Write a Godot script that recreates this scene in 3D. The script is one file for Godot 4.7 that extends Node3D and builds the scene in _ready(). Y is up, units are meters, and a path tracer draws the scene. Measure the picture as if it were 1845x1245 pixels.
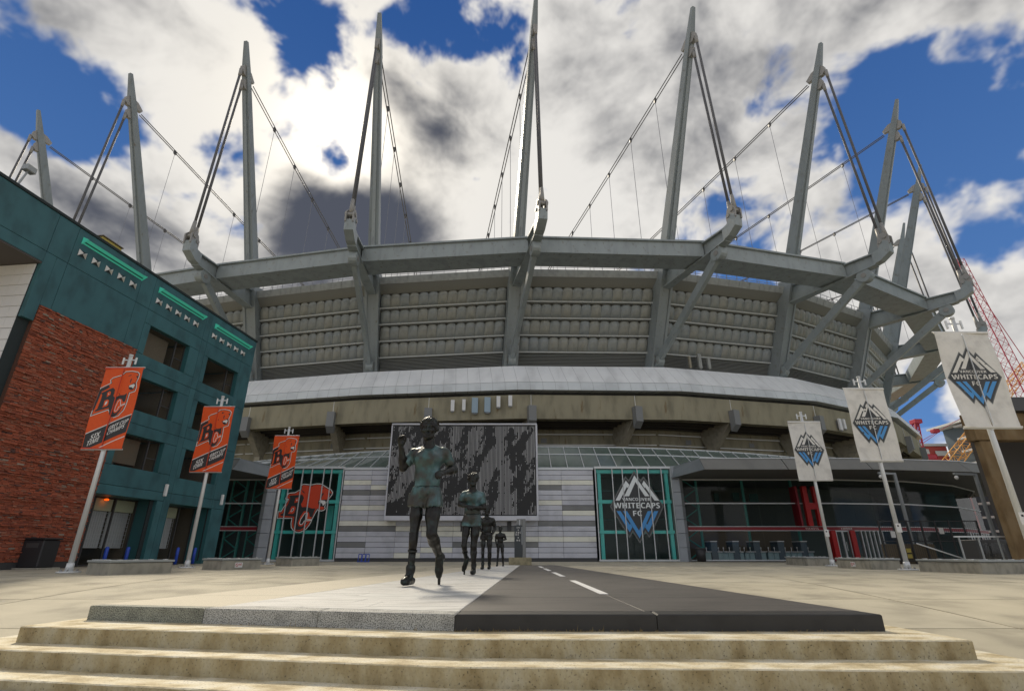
extends Node3D
# y up, metres. W(x, h, z) takes z as the distance ahead of the viewer.

const EYE := 0.63
var M := {}
var used_names := {}
var rng := RandomNumberGenerator.new()

func W(x: float, h: float, z: float) -> Vector3:
	return Vector3(x, h, -z)

# ------------------------------------------------------------------ naming
func numbered(called: String) -> String:
	var n: int = used_names.get(called, 0)
	used_names[called] = n + 1
	return called if n == 0 else "%s_%03d" % [called, n]

func tag(o: Node3D, label: String, category: String, group := "") -> Node3D:
	o.set_meta("label", label)
	o.set_meta("category", category)
	if group != "":
		o.set_meta("group", group)
	return o

func thing(called: String, label: String, category: String, at := Vector3.ZERO, group := "") -> Node3D:
	var o := Node3D.new()
	o.name = numbered(called)
	add_child(o)
	o.position = at
	return tag(o, label, category, group)

func obj(called: String, st: SurfaceTool, mat: Material, parent: Node = null) -> MeshInstance3D:
	st.generate_normals()
	var me := st.commit()
	return put_mesh(called, me, mat, parent)

func put_mesh(called: String, me: Mesh, mat: Material, parent: Node = null) -> MeshInstance3D:
	var o := MeshInstance3D.new()
	o.mesh = me
	o.material_override = mat
	if parent == null:
		o.name = numbered(called)
		add_child(o)
	else:
		var key := "%d/%s" % [parent.get_instance_id(), called]
		var n: int = used_names.get(key, 0)
		used_names[key] = n + 1
		o.name = called if n == 0 else "%s_%03d" % [called, n]
		parent.add_child(o, true)
	return o

func node_part(called: String, parent: Node) -> Node3D:
	var o := Node3D.new()
	var key := "%d/%s" % [parent.get_instance_id(), called]
	var n: int = used_names.get(key, 0)
	used_names[key] = n + 1
	o.name = called if n == 0 else "%s_%03d" % [called, n]
	parent.add_child(o, true)
	return o

func stuff(o: Node3D) -> Node3D:
	o.set_meta("kind", "stuff")
	return o

func structure(o: Node3D) -> Node3D:
	o.set_meta("kind", "structure")
	return o

# ------------------------------------------------------------------ shapes
func S(smooth := false) -> SurfaceTool:
	var st := SurfaceTool.new()
	st.begin(Mesh.PRIMITIVE_TRIANGLES)
	st.set_smooth_group(0 if smooth else 0xFFFFFFFF)
	return st

func tri(st: SurfaceTool, a: Vector3, b: Vector3, c: Vector3) -> void:
	st.add_vertex(a); st.add_vertex(b); st.add_vertex(c)

func quad(st: SurfaceTool, a: Vector3, b: Vector3, c: Vector3, d: Vector3) -> void:
	tri(st, a, b, c); tri(st, a, c, d)

# eight corners: bottom ring p0..p3, top ring p4..p7
func hexa(st: SurfaceTool, p: Array) -> void:
	quad(st, p[0], p[1], p[2], p[3])
	quad(st, p[7], p[6], p[5], p[4])
	for i in 4:
		var j := (i + 1) % 4
		quad(st, p[j], p[i], p[i + 4], p[j + 4])

func box(st: SurfaceTool, lo: Vector3, hi: Vector3, xf := Transform3D.IDENTITY) -> void:
	var p := []
	for y in [lo.y, hi.y]:
		p.append(xf * Vector3(lo.x, y, lo.z)); p.append(xf * Vector3(hi.x, y, lo.z))
		p.append(xf * Vector3(hi.x, y, hi.z)); p.append(xf * Vector3(lo.x, y, hi.z))
	hexa(st, p)

# a box with its twelve edges chamfered
func cbox(st: SurfaceTool, lo: Vector3, hi: Vector3, bev: float, xf := Transform3D.IDENTITY) -> void:
	var c := (lo + hi) * 0.5
	var e := (hi - lo) * 0.5
	var v := func(s: Vector3, axis: int) -> Vector3:
		var q := Vector3(e.x - bev, e.y - bev, e.z - bev)
		q[axis] = e[axis]
		return xf * (c + q * s)
	for a in 3:
		var b := (a + 1) % 3
		var d := (a + 2) % 3
		for sg in [-1.0, 1.0]:
			var q := []
			for k in [[-1.0, -1.0], [1.0, -1.0], [1.0, 1.0], [-1.0, 1.0]]:
				var s := Vector3.ZERO
				s[a] = sg; s[b] = k[0]; s[d] = k[1]
				q.append(v.call(s, a))
			if sg > 0:
				quad(st, q[3], q[2], q[1], q[0])
			else:
				quad(st, q[0], q[1], q[2], q[3])
		for sb in [-1.0, 1.0]:
			for sd in [-1.0, 1.0]:
				var s0 := Vector3.ZERO; var s1 := Vector3.ZERO
				s0[a] = -1.0; s1[a] = 1.0
				s0[b] = sb; s1[b] = sb; s0[d] = sd; s1[d] = sd
				if sb * sd > 0:
					quad(st, v.call(s0, b), v.call(s1, b), v.call(s1, d), v.call(s0, d))
				else:
					quad(st, v.call(s0, d), v.call(s1, d), v.call(s1, b), v.call(s0, b))
	for sx in [-1.0, 1.0]:
		for sy in [-1.0, 1.0]:
			for sz in [-1.0, 1.0]:
				var s := Vector3(sx, sy, sz)
				if sx * sy * sz > 0:
					tri(st, v.call(s, 0), v.call(s, 2), v.call(s, 1))
				else:
					tri(st, v.call(s, 0), v.call(s, 1), v.call(s, 2))

# rectangular bar between two points; w across (side), h along up
func bar(st: SurfaceTool, a: Vector3, b: Vector3, w0: float, h0: float, w1 := -1.0, h1 := -1.0, up := Vector3.UP) -> void:
	if w1 < 0: w1 = w0
	if h1 < 0: h1 = h0
	var d := (b - a).normalized()
	var side := d.cross(up)
	if side.length() < 0.001:
		side = d.cross(Vector3.RIGHT)
	side = side.normalized()
	var u := side.cross(d).normalized()
	var p := []
	for k in [[a, w0, h0], [b, w1, h1]]:
		for q in [[-1, -1], [1, -1], [1, 1], [-1, 1]]:
			p.append(k[0] + side * (q[0] * k[1] * 0.5) + u * (q[1] * k[2] * 0.5))
	hexa(st, p)

func tube(st: SurfaceTool, a: Vector3, b: Vector3, r0: float, r1 := -1.0, n := 8, caps := true) -> void:
	if r1 < 0: r1 = r0
	var d := (b - a).normalized()
	var s := d.cross(Vector3.UP)
	if s.length() < 0.01:
		s = d.cross(Vector3.RIGHT)
	s = s.normalized()
	var u := s.cross(d)
	for i in n:
		var t0 := TAU * i / n
		var t1 := TAU * (i + 1) / n
		var e0 := s * cos(t0) + u * sin(t0)
		var e1 := s * cos(t1) + u * sin(t1)
		quad(st, a + e0 * r0, a + e1 * r0, b + e1 * r1, b + e0 * r1)
		if caps:
			tri(st, a, a + e1 * r0, a + e0 * r0)
			tri(st, b, b + e0 * r1, b + e1 * r1)

# polygon in the local xy plane of xf, pushed along local z from z0 to z1
func prism(st: SurfaceTool, poly: PackedVector2Array, xf: Transform3D, z0: float, z1: float) -> void:
	var p := poly
	if not Geometry2D.is_polygon_clockwise(p):
		p = p.duplicate(); p.reverse()
	var ix := Geometry2D.triangulate_polygon(p)
	for i in range(0, ix.size(), 3):
		var a := p[ix[i]]; var b := p[ix[i + 1]]; var c := p[ix[i + 2]]
		tri(st, xf * Vector3(a.x, a.y, z1), xf * Vector3(b.x, b.y, z1), xf * Vector3(c.x, c.y, z1))
		if z1 != z0:
			tri(st, xf * Vector3(c.x, c.y, z0), xf * Vector3(b.x, b.y, z0), xf * Vector3(a.x, a.y, z0))
	if z1 != z0:
		for i in p.size():
			var a := p[i]; var b := p[(i + 1) % p.size()]
			quad(st, xf * Vector3(a.x, a.y, z1), xf * Vector3(a.x, a.y, z0), xf * Vector3(b.x, b.y, z0), xf * Vector3(b.x, b.y, z1))

func P2(a: Array) -> PackedVector2Array:
	var r := PackedVector2Array()
	for i in range(0, a.size(), 2):
		r.append(Vector2(a[i], a[i + 1]))
	return r

func ball(st: SurfaceTool, c: Vector3, r: Vector3, n := 10, m := 7) -> void:
	for j in m:
		for i in n:
			var q := []
			for k in [[0, 0], [1, 0], [1, 1], [0, 1]]:
				var th: float = TAU * (i + k[0]) / n
				var ph: float = PI * (j + k[1]) / m
				q.append(c + Vector3(sin(ph) * cos(th), cos(ph), sin(ph) * sin(th)) * r)
			if j == 0:
				tri(st, q[0], q[2], q[3])
			elif j == m - 1:
				tri(st, q[0], q[1], q[2])
			else:
				quad(st, q[0], q[1], q[2], q[3])

# ------------------------------------------------------------------ materials
var T := {}
func noise_tex(key: String, freq: float, oct: int, cols: Array, offs: Array, sd := 1, size := 512, normal := false, bump := 4.0, ntype := FastNoiseLite.TYPE_SIMPLEX_SMOOTH) -> NoiseTexture2D:
	var n := FastNoiseLite.new()
	n.noise_type = ntype
	n.seed = sd
	n.frequency = freq
	n.fractal_octaves = oct
	var t := NoiseTexture2D.new()
	t.width = size; t.height = size
	t.seamless = true
	t.noise = n
	if normal:
		t.as_normal_map = true
		t.bump_strength = bump
	else:
		var g := Gradient.new()
		g.colors = PackedColorArray(cols)
		g.offsets = PackedFloat32Array(offs)
		t.color_ramp = g
	T[key] = t
	return t

func grey(v: float) -> Color:
	return Color(v, v, v).linear_to_srgb()

func mat(key: String, lin: Color, rough: float, o := {}) -> StandardMaterial3D:
	var m := StandardMaterial3D.new()
	m.resource_name = key
	m.albedo_color = Color(lin.r, lin.g, lin.b).linear_to_srgb()
	m.roughness = rough
	m.metallic = o.get("metal", 0.0)
	m.metallic_specular = o.get("spec", 0.5)
	m.cull_mode = BaseMaterial3D.CULL_DISABLED
	if o.has("tex"):
		m.albedo_texture = T[o.tex]
		m.uv1_triplanar = true
		m.uv1_world_triplanar = o.get("world", true)
		m.uv1_scale = o.get("scale", Vector3.ONE * 0.25)
	if o.has("nrm"):
		m.normal_enabled = true
		m.normal_texture = T[o.nrm]
		m.normal_scale = o.get("ns", 1.0)
		m.uv1_triplanar = true
		m.uv1_world_triplanar = o.get("world", true)
		m.uv1_scale = o.get("scale", Vector3.ONE * 0.25)
	if o.has("det"):
		m.detail_enabled = true
		m.detail_albedo = T[o.det]
		m.detail_blend_mode = BaseMaterial3D.BLEND_MODE_MUL
		m.detail_uv_layer = BaseMaterial3D.DETAIL_UV_2
		m.uv2_triplanar = true
		m.uv2_world_triplanar = true
		m.uv2_scale = o.get("dscale", Vector3.ONE * 2.0)
	M[key] = m
	return m

func glass(key: String, lin: Color, alpha: float) -> StandardMaterial3D:
	var m := StandardMaterial3D.new()
	m.resource_name = key
	m.albedo_color = Color(lin.r, lin.g, lin.b).linear_to_srgb()
	m.albedo_color.a = alpha
	m.transparency = BaseMaterial3D.TRANSPARENCY_ALPHA
	m.roughness = 0.03
	m.metallic_specular = 0.26
	m.cull_mode = BaseMaterial3D.CULL_DISABLED
	M[key] = m
	return m

func make_materials() -> void:
	noise_tex("mottle", 0.012, 5, [grey(0.62), grey(0.9), grey(1.0)], [0.15, 0.5, 0.85], 3)
	noise_tex("soft", 0.006, 4, [grey(0.82), grey(0.95), grey(1.0)], [0.2, 0.5, 0.8], 5)
	noise_tex("speck", 0.25, 3, [grey(0.5), grey(0.9), grey(1.0)], [0.2, 0.5, 0.75], 7)
	noise_tex("stain", 0.011, 7, [Color(0.56, 0.48, 0.33).linear_to_srgb(), Color(0.77, 0.70, 0.54).linear_to_srgb(), Color(0.90, 0.86, 0.74).linear_to_srgb(), Color(0.97, 0.97, 0.94).linear_to_srgb()], [0.12, 0.38, 0.58, 0.85], 11, 1024)
	noise_tex("rust", 0.02, 5, [Color(0.62, 0.5, 0.38).linear_to_srgb(), Color(0.92, 0.90, 0.87).linear_to_srgb(), grey(1.0)], [0.06, 0.17, 0.28], 91)
	noise_tex("granite", 0.22, 4, [grey(0.12), grey(0.5), grey(0.85), grey(1.0)], [0.28, 0.42, 0.55, 0.75], 57)
	noise_tex("pits", 0.10, 2, [grey(0.25), grey(0.9), grey(1.0)], [0.10, 0.2, 0.45], 61)
	noise_tex("patina", 0.009, 4, [Color(0.055, 0.042, 0.032).linear_to_srgb(), Color(0.07, 0.072, 0.062).linear_to_srgb(), Color(0.065, 0.115, 0.108).linear_to_srgb(), Color(0.085, 0.17, 0.168).linear_to_srgb(), Color(0.17, 0.26, 0.29).linear_to_srgb()], [0.2, 0.4, 0.52, 0.66, 0.85], 21)
	noise_tex("dark_patina", 0.014, 5, [Color(0.010, 0.0085, 0.007).linear_to_srgb(), Color(0.021, 0.018, 0.0145).linear_to_srgb(), Color(0.030, 0.043, 0.039).linear_to_srgb()], [0.3, 0.55, 0.8], 23)
	noise_tex("n_fine", 0.15, 4, [], [], 31, 512, true, 3.0)
	noise_tex("n_soft", 0.03, 4, [], [], 33, 512, true, 4.0)
	mat("steel", Color(0.30, 0.338, 0.342), 0.45, {"tex": "soft", "scale": Vector3(0.22, 0.05, 0.22), "metal": 0.1, "det": "rust", "dscale": Vector3(0.12, 0.08, 0.12)})
	mat("mast", Color(0.215, 0.245, 0.25), 0.45, {"tex": "soft", "scale": Vector3(0.25, 0.03, 0.25), "metal": 0.1, "det": "rust", "dscale": Vector3(0.10, 0.05, 0.10)})
	mat("column", Color(0.26, 0.29, 0.295), 0.45, {"tex": "soft", "scale": Vector3(0.25, 0.04, 0.25), "metal": 0.1, "det": "rust", "dscale": Vector3(0.12, 0.08, 0.12)})
	mat("cable", Color(0.11, 0.11, 0.115), 0.55, {"metal": 0.3})
	mat("pin", Color(0.30, 0.29, 0.27), 0.55, {"metal": 0.4})
	mat("wire", Color(0.22, 0.22, 0.24), 0.5, {"metal": 0.4})
	for k in 3:
		mat("cushion%d" % k, [Color(0.245, 0.262, 0.25), Color(0.26, 0.265, 0.235), Color(0.235, 0.258, 0.258)][k], 0.26, {"tex": "soft", "scale": Vector3.ONE * 0.35, "spec": 0.55})
	mat("cushion_rail", Color(0.50, 0.52, 0.51), 0.45)
	mat("facade_back", Color(0.16, 0.16, 0.15), 0.8)
	mat("louvre", Color(0.27, 0.275, 0.26), 0.5)
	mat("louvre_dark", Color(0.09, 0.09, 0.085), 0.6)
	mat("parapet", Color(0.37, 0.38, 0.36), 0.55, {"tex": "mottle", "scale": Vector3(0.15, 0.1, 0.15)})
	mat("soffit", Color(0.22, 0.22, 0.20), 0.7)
	mat("band_up", Color(0.87, 0.885, 0.89), 0.42, {"tex": "soft", "scale": Vector3.ONE * 0.1})
	mat("band_low", Color(0.68, 0.72, 0.73), 0.35, {"tex": "soft", "scale": Vector3.ONE * 0.1})
	mat("ring_concrete", Color(0.33, 0.30, 0.205), 0.85, {"tex": "mottle", "scale": Vector3(0.10, 0.03, 0.10), "det": "rust", "dscale": Vector3(0.10, 0.02, 0.10)})
	mat("band_seam", Color(0.38, 0.39, 0.40), 0.5)
	mat("bracket_concrete", Color(0.36, 0.325, 0.24), 0.85, {"tex": "mottle", "scale": Vector3.ONE * 0.2})
	mat("bracket_cap", Color(0.21, 0.215, 0.21), 0.6)
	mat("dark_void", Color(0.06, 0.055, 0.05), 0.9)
	mat("light_pipe", Color(0.7, 0.7, 0.66), 0.5)
	mat("skylight", Color(0.085, 0.12, 0.10), 0.12, {"tex": "mottle", "scale": Vector3.ONE * 0.12})
	mat("mullion", Color(0.55, 0.57, 0.57), 0.45, {"metal": 0.3})
	mat("frame_dark", Color(0.05, 0.05, 0.05), 0.5)
	mat("panel_lilac", Color(0.52, 0.53, 0.575), 0.4, {"tex": "soft", "scale": Vector3.ONE * 0.2})
	mat("panel_lilac2", Color(0.56, 0.57, 0.61), 0.4, {"tex": "soft", "scale": Vector3.ONE * 0.2})
	mat("panel_cream", Color(0.76, 0.755, 0.65), 0.45, {"tex": "soft", "scale": Vector3.ONE * 0.2})
	mat("panel_grey", Color(0.19, 0.195, 0.19), 0.45, {"tex": "soft", "scale": Vector3.ONE * 0.2})
	mat("pilaster", Color(0.30, 0.325, 0.35), 0.5, {"tex": "soft", "scale": Vector3.ONE * 0.25})
	mat("canopy", Color(0.16, 0.158, 0.142), 0.6, {"tex": "soft", "scale": Vector3.ONE * 0.2})
	mat("canopy_cheek", Color(0.22, 0.245, 0.26), 0.5, {"tex": "soft", "scale": Vector3.ONE * 0.2})
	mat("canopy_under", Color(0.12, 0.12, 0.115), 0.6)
	mat("teal_steel", Color(0.06, 0.50, 0.44), 0.45)
	mat("teal_dark", Color(0.02, 0.10, 0.09), 0.5)
	mat("teal_column", Color(0.03, 0.24, 0.20), 0.5)
	mat("interior", Color(0.10, 0.13, 0.12), 0.85)
	mat("interior_floor", Color(0.16, 0.17, 0.16), 0.6)
	mat("booth_dark", Color(0.07, 0.10, 0.12), 0.5)
	mat("booth_light", Color(0.22, 0.32, 0.33), 0.5)
	mat("red_band", Color(0.22, 0.008, 0.015), 0.4)
	mat("red_letter", Color(0.40, 0.010, 0.010), 0.4)
	mat("white_paint", Color(0.75, 0.75, 0.73), 0.5)
	mat("print_white", Color(0.70, 0.69, 0.66), 0.6)
	mat("print_black", Color(0.022, 0.021, 0.021), 0.5)
	mat("print_charcoal", Color(0.035, 0.038, 0.04), 0.5)
	mat("print_orange", Color(0.72, 0.088, 0.008), 0.6)
	mat("print_red", Color(0.58, 0.05, 0.012), 0.5)
	mat("print_blue", Color(0.06, 0.28, 0.62), 0.5)
	mat("print_silver", Color(0.74, 0.78, 0.78), 0.5)
	mat("print_outline", Color(0.13, 0.14, 0.135), 0.5)
	mat("banner_orange", Color(0.72, 0.085, 0.006), 0.65, {"nrm": "n_soft", "ns": 0.35, "scale": Vector3.ONE * 0.5})
	mat("banner_white", Color(0.74, 0.72, 0.67), 0.7, {"nrm": "n_soft", "ns": 0.35, "tex": "soft", "scale": Vector3.ONE * 0.5})
	mat("pole", Color(0.62, 0.63, 0.62), 0.35, {"metal": 0.35})
	mat("pole_grey", Color(0.33, 0.35, 0.35), 0.45, {"metal": 0.3})
	mat("teal_panel", Color(0.041, 0.135, 0.155), 0.55, {"tex": "mottle", "scale": Vector3(0.16, 0.09, 0.16)})
	mat("teal_panel2", Color(0.045, 0.148, 0.168), 0.55, {"tex": "mottle", "scale": Vector3(0.16, 0.09, 0.16)})
	mat("teal_jamb", Color(0.03, 0.12, 0.13), 0.55)
	mat("joint", Color(0.02, 0.03, 0.032), 0.8)
	mat("tube_light", Color(0.10, 0.62, 0.46), 0.3)
	M.tube_light.emission_enabled = true
	M.tube_light.emission = Color(0.05, 0.55, 0.38).linear_to_srgb()
	M.tube_light.emission_energy_multiplier = 0.12
	mat("tube_dark", Color(0.02, 0.17, 0.13), 0.4)
	mat("bow_white", Color(0.65, 0.64, 0.62), 0.4)
	mat("white_tile", Color(0.68, 0.67, 0.66), 0.35)
	mat("brown_soffit", Color(0.075, 0.065, 0.062), 0.7)
	mat("blue_paint", Color(0.015, 0.06, 0.40), 0.45)
	mat("bin", Color(0.02, 0.02, 0.022), 0.5)
	mat("plaza", Color(0.56, 0.51, 0.385), 0.85, {"tex": "mottle", "scale": Vector3.ONE * 0.09, "det": "speck", "dscale": Vector3.ONE * 1.3})
	mat("plaza2", Color(0.54, 0.49, 0.365), 0.85, {"tex": "mottle", "scale": Vector3.ONE * 0.11, "det": "speck", "dscale": Vector3.ONE * 1.3})
	mat("plaza_far", Color(0.44, 0.40, 0.30), 0.9, {"tex": "mottle", "scale": Vector3.ONE * 0.05})
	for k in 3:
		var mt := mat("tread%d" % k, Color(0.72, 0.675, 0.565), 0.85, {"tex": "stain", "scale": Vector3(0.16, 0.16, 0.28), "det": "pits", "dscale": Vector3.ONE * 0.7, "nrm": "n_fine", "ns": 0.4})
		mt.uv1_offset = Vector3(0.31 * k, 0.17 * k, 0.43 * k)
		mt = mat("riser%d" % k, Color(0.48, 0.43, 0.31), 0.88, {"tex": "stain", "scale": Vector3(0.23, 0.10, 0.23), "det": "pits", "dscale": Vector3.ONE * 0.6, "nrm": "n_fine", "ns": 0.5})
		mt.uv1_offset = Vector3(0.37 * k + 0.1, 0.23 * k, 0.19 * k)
	mat("granite_grey", Color(0.60, 0.60, 0.56), 0.75, {"tex": "granite", "scale": Vector3.ONE * 0.55, "det": "mottle", "dscale": Vector3.ONE * 0.5})
	mat("granite_dark", Color(0.40, 0.41, 0.33), 0.75, {"tex": "granite", "scale": Vector3.ONE * 0.55, "det": "mottle", "dscale": Vector3.ONE * 0.5})
	mat("granite_white", Color(0.72, 0.71, 0.67), 0.75, {"tex": "mottle", "scale": Vector3(0.12, 1, 1.1), "det": "speck", "dscale": Vector3.ONE * 1.2})
	mat("granite_white2", Color(0.62, 0.615, 0.58), 0.75, {"tex": "mottle", "scale": Vector3(0.15, 1, 1.4), "nrm": "n_fine", "ns": 0.2})
	mat("granite_beige", Color(0.62, 0.56, 0.43), 0.8, {"tex": "speck", "scale": Vector3.ONE * 0.9})
	mat("granite_black", Color(0.022, 0.021, 0.020), 0.45, {"tex": "mottle", "scale": Vector3.ONE * 0.5})
	mat("granite_road", Color(0.13, 0.118, 0.107), 0.5, {"tex": "mottle", "scale": Vector3(0.1, 0.3, 0.35), "det": "granite", "dscale": Vector3.ONE * 1.4})
	mat("planter", Color(0.34, 0.32, 0.26), 0.85, {"tex": "mottle", "scale": Vector3(0.5, 0.25, 0.5)})
	mat("planter_cap", Color(0.30, 0.32, 0.31), 0.5, {"metal": 0.2})
	mat("soil", Color(0.08, 0.06, 0.04), 0.95)
	mat("bronze", Color(0.8, 0.8, 0.8), 0.38, {"tex": "dark_patina", "scale": Vector3.ONE * 0.6, "metal": 0.35, "world": false, "nrm": "n_soft", "ns": 0.3})
	mat("bronze_cloth", Color(0.75, 0.8, 0.8), 0.42, {"tex": "patina", "scale": Vector3.ONE * 0.45, "metal": 0.3, "world": false, "nrm": "n_soft", "ns": 0.4})
	mat("bronze_shoe", Color(1, 1.15, 1.15), 0.35, {"tex": "dark_patina", "scale": Vector3.ONE * 0.9, "metal": 0.4, "world": false})
	mat("sign_base", Color(0.33, 0.29, 0.18), 0.85, {"tex": "mottle", "scale": Vector3.ONE * 0.4})
	mat("sign_board", Color(0.035, 0.042, 0.045), 0.4)
	mat("tan_concrete", Color(0.22, 0.155, 0.085), 0.85, {"tex": "soft", "scale": Vector3(0.2, 0.12, 0.2), "det": "stain", "dscale": Vector3(0.12, 0.05, 0.12)})
	mat("crane_red", Color(0.36, 0.015, 0.04), 0.45)
	mat("crane_yellow", Color(0.62, 0.30, 0.05), 0.5)
	mat("far_red", Color(0.36, 0.06, 0.05), 0.7)
	mat("far_glass", Color(0.22, 0.33, 0.35), 0.15)
	mat("far_slab", Color(0.5, 0.52, 0.52), 0.6)
	mat("low_wall", Color(0.15, 0.12, 0.08), 0.85)
	mat("yellow_box", Color(0.45, 0.36, 0.08), 0.6)
	mat("antenna_blue", Color(0.30, 0.40, 0.47), 0.5)
	mat("blind", Color(0.42, 0.44, 0.30), 0.8)
	mat("brown_room", Color(0.16, 0.13, 0.09), 0.8)
	glass("pane", Color(0.03, 0.05, 0.05), 0.10)
	glass("pane_teal", Color(0.01, 0.06, 0.055), 0.10)
	glass("pane_dark", Color(0.01, 0.014, 0.014), 0.18)

# ------------------------------------------------------------------ sky
func pixel_dir(x: float, y: float) -> Vector3:
	# direction of a point given by its bearing in the photograph, as (right, up, ahead)
	var p := deg_to_rad(21.7286)
	var u := (x - 922.5) / 933.13
	var v := (y - 622.5) / 933.13
	return Vector3(u, -v * cos(p) + sin(p), v * sin(p) + cos(p)).normalized()

func make_sky() -> ImageTexture:
	var Wd := 3072
	var Hd := 1536
	# where clouds open (negative) or thicken, and where they are dark: [x, y, radius in px, cover, dark]
	var blobs := [
		[90, 70, 110, -0.50, 0.0], [130, 190, 80, -0.52, 0.0], [30, 150, 60, -0.3, 0.0], [210, 270, 55, -0.55, 0.0], [262, 350, 40, -0.5, 0.0], [310, 385, 35, -0.35, 0.0], [60, 245, 60, -0.35, 0.0],
		[560, 45, 95, -0.60, 0.0], [480, 40, 40, -0.35, 0.0], [740, 40, 60, -0.5, 0.0], [650, 70, 35, 0.4, 0.0], [700, 20, 30, -0.3, 0.0],
		[1138, 70, 30, -0.45, 0.0], [1165, 130, 25, -0.3, 0.0], [1290, 110, 55, -0.55, 0.0], [1268, 165, 40, -0.45, 0.0], [1400, 95, 60, -0.45, 0.0], [1345, 130, 40, -0.3, 0.0],
		[1640, 110, 120, -0.62, 0.0], [1760, 60, 70, -0.5, 0.0], [1560, 145, 60, -0.45, 0.0], [1745, 185, 55, -0.45, 0.0], [1690, 60, 50, -0.4, 0.0], [1800, 160, 40, 0.25, 0.1],
		[1290, 360, 90, -0.5, 0.0], [1385, 400, 70, -0.5, 0.0], [1400, 225, 45, -0.4, 0.0], [1350, 300, 40, -0.25, 0.0], [1540, 380, 70, -0.45, 0.0], [1480, 440, 60, -0.45, 0.0], [1745, 415, 70, -0.55, 0.0], [1640, 300, 60, -0.2, 0.05], [1640, 470, 70, -0.35, 0.0], [1790, 540, 70, -0.4, 0.0], [1560, 290, 50, -0.3, 0.0],
		[845, 318, 32, -0.75, 0.0], [1370, 480, 60, -0.2, 0.0],
		[600, 380, 115, 0.35, 0.95], [690, 395, 80, 0.3, 0.9], [545, 330, 60, 0.3, 0.8], [560, 445, 110, 0.3, 0.75], [760, 420, 60, 0.2, 0.5],
		[190, 420, 120, 0.3, 0.45], [60, 330, 70, 0.3, 0.1], [330, 430, 90, 0.2, 0.35], [770, 170, 100, 0.3, 0.45], [800, 230, 70, 0.2, 0.35], [1075, 265, 60, 0.2, 0.35], [700, 130, 60, 0.25, 0.4], [470, 150, 40, 0.1, 0.3], [100, 20, 60, 0.2, 0.3], [380, 60, 90, 0.25, 0.25], [460, 240, 50, 0.1, 0.25],
		[600, 230, 130, 0.5, -0.6], [480, 180, 120, 0.5, -0.3], [350, 210, 110, 0.4, -0.2], [870, 450, 150, 0.3, -0.4], [1000, 380, 150, 0.35, -0.4], [1000, 130, 170, 0.3, 0.05], [1180, 250, 90, 0.3, 0.05], [1500, 230, 110, 0.3, 0.05], [1700, 290, 100, 0.15, 0.1], [1690, 640, 120, 0.3, 0.0], [1200, 400, 60, 0.2, 0.0],
	]
	var bw := 384
	var bh := 192
	var cov := Image.create_empty(bw, bh, false, Image.FORMAT_RGF)
	var dirs := []
	for b in blobs:
		var d := pixel_dir(b[0], b[1])
		var ang: float = (pixel_dir(b[0] + b[2], b[1]).angle_to(d) + pixel_dir(b[0], b[1] + b[2]).angle_to(d)) * 0.5
		dirs.append([d, 1.0 / (2.0 * pow(ang * 0.62, 2.0)), b[3], b[4]])
	for j in bh / 2 + 4:
		var pol := PI * (j + 0.5) / bh
		for i in bw:
			var az := TAU * (i + 0.5) / bw
			var d := Vector3(sin(az) * sin(pol), cos(pol), cos(az) * sin(pol))
			var c := 0.0
			var k := 0.0
			for q in dirs:
				var dt: float = 2.0 - 2.0 * d.dot(q[0])
				var e: float = dt * q[1]
				if e < 6.0:
					var g := exp(-e)
					c += g * q[2]
					k += g * q[3]
			cov.set_pixel(i, j, Color(c, k, 0))
	var n1 := FastNoiseLite.new()
	n1.noise_type = FastNoiseLite.TYPE_SIMPLEX_SMOOTH
	n1.seed = 12; n1.frequency = 1.0; n1.fractal_octaves = 7; n1.fractal_gain = 0.56
	var n2 := FastNoiseLite.new()
	n2.noise_type = FastNoiseLite.TYPE_SIMPLEX_SMOOTH
	n2.seed = 44; n2.frequency = 0.75; n2.fractal_octaves = 3
	var n3 := FastNoiseLite.new()
	n3.noise_type = FastNoiseLite.TYPE_SIMPLEX_SMOOTH
	n3.seed = 77; n3.frequency = 3.4; n3.fractal_octaves = 5; n3.fractal_gain = 0.6
	var im: Image
	var cd := cov.get_data().to_float32_array()
	var sund := pixel_dir(612, 245)
	var data := PackedFloat32Array()
	data.resize(Wd * Hd * 3)
	for j in Hd:
		var pol := PI * (j + 0.5) / Hd
		var y := cos(pol)
		var sp := sin(pol)
		if y < -0.03:
			for i in Wd:
				var o := (j * Wd + i) * 3
				data[o] = 0.40; data[o + 1] = 0.39; data[o + 2] = 0.36
			continue
		# away from the view the noise is sampled at half the width
		for i in Wd:
			var far_side := i > Wd / 4 and i < Wd * 3 / 4
			if far_side and (i & 1) == 1:
				var o1 := (j * Wd + i) * 3
				data[o1] = data[o1 - 3]; data[o1 + 1] = data[o1 - 2]; data[o1 + 2] = data[o1 - 1]
				continue
			var az := TAU * (i + 0.5) / Wd
			var dx := sin(az) * sp
			var dz := cos(az) * sp
			# bilinear bias
			var fx := float(i) / Wd * bw - 0.5
			var fy := float(j) / Hd * bh - 0.5
			var x0 := int(floor(fx)); var y0 := int(floor(fy))
			var tx := fx - x0; var ty := fy - y0
			y0 = clampi(y0, 0, bh - 2)
			var xa := posmod(x0, bw); var xb := posmod(x0 + 1, bw)
			var a0 := (y0 * bw + xa) * 2; var a1 := (y0 * bw + xb) * 2
			var a2 := a0 + bw * 2; var a3 := a1 + bw * 2
			var c := lerpf(lerpf(cd[a0], cd[a1], tx), lerpf(cd[a2], cd[a3], tx), ty)
			var k := lerpf(lerpf(cd[a0 + 1], cd[a1 + 1], tx), lerpf(cd[a2 + 1], cd[a3 + 1], tx), ty)
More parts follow.
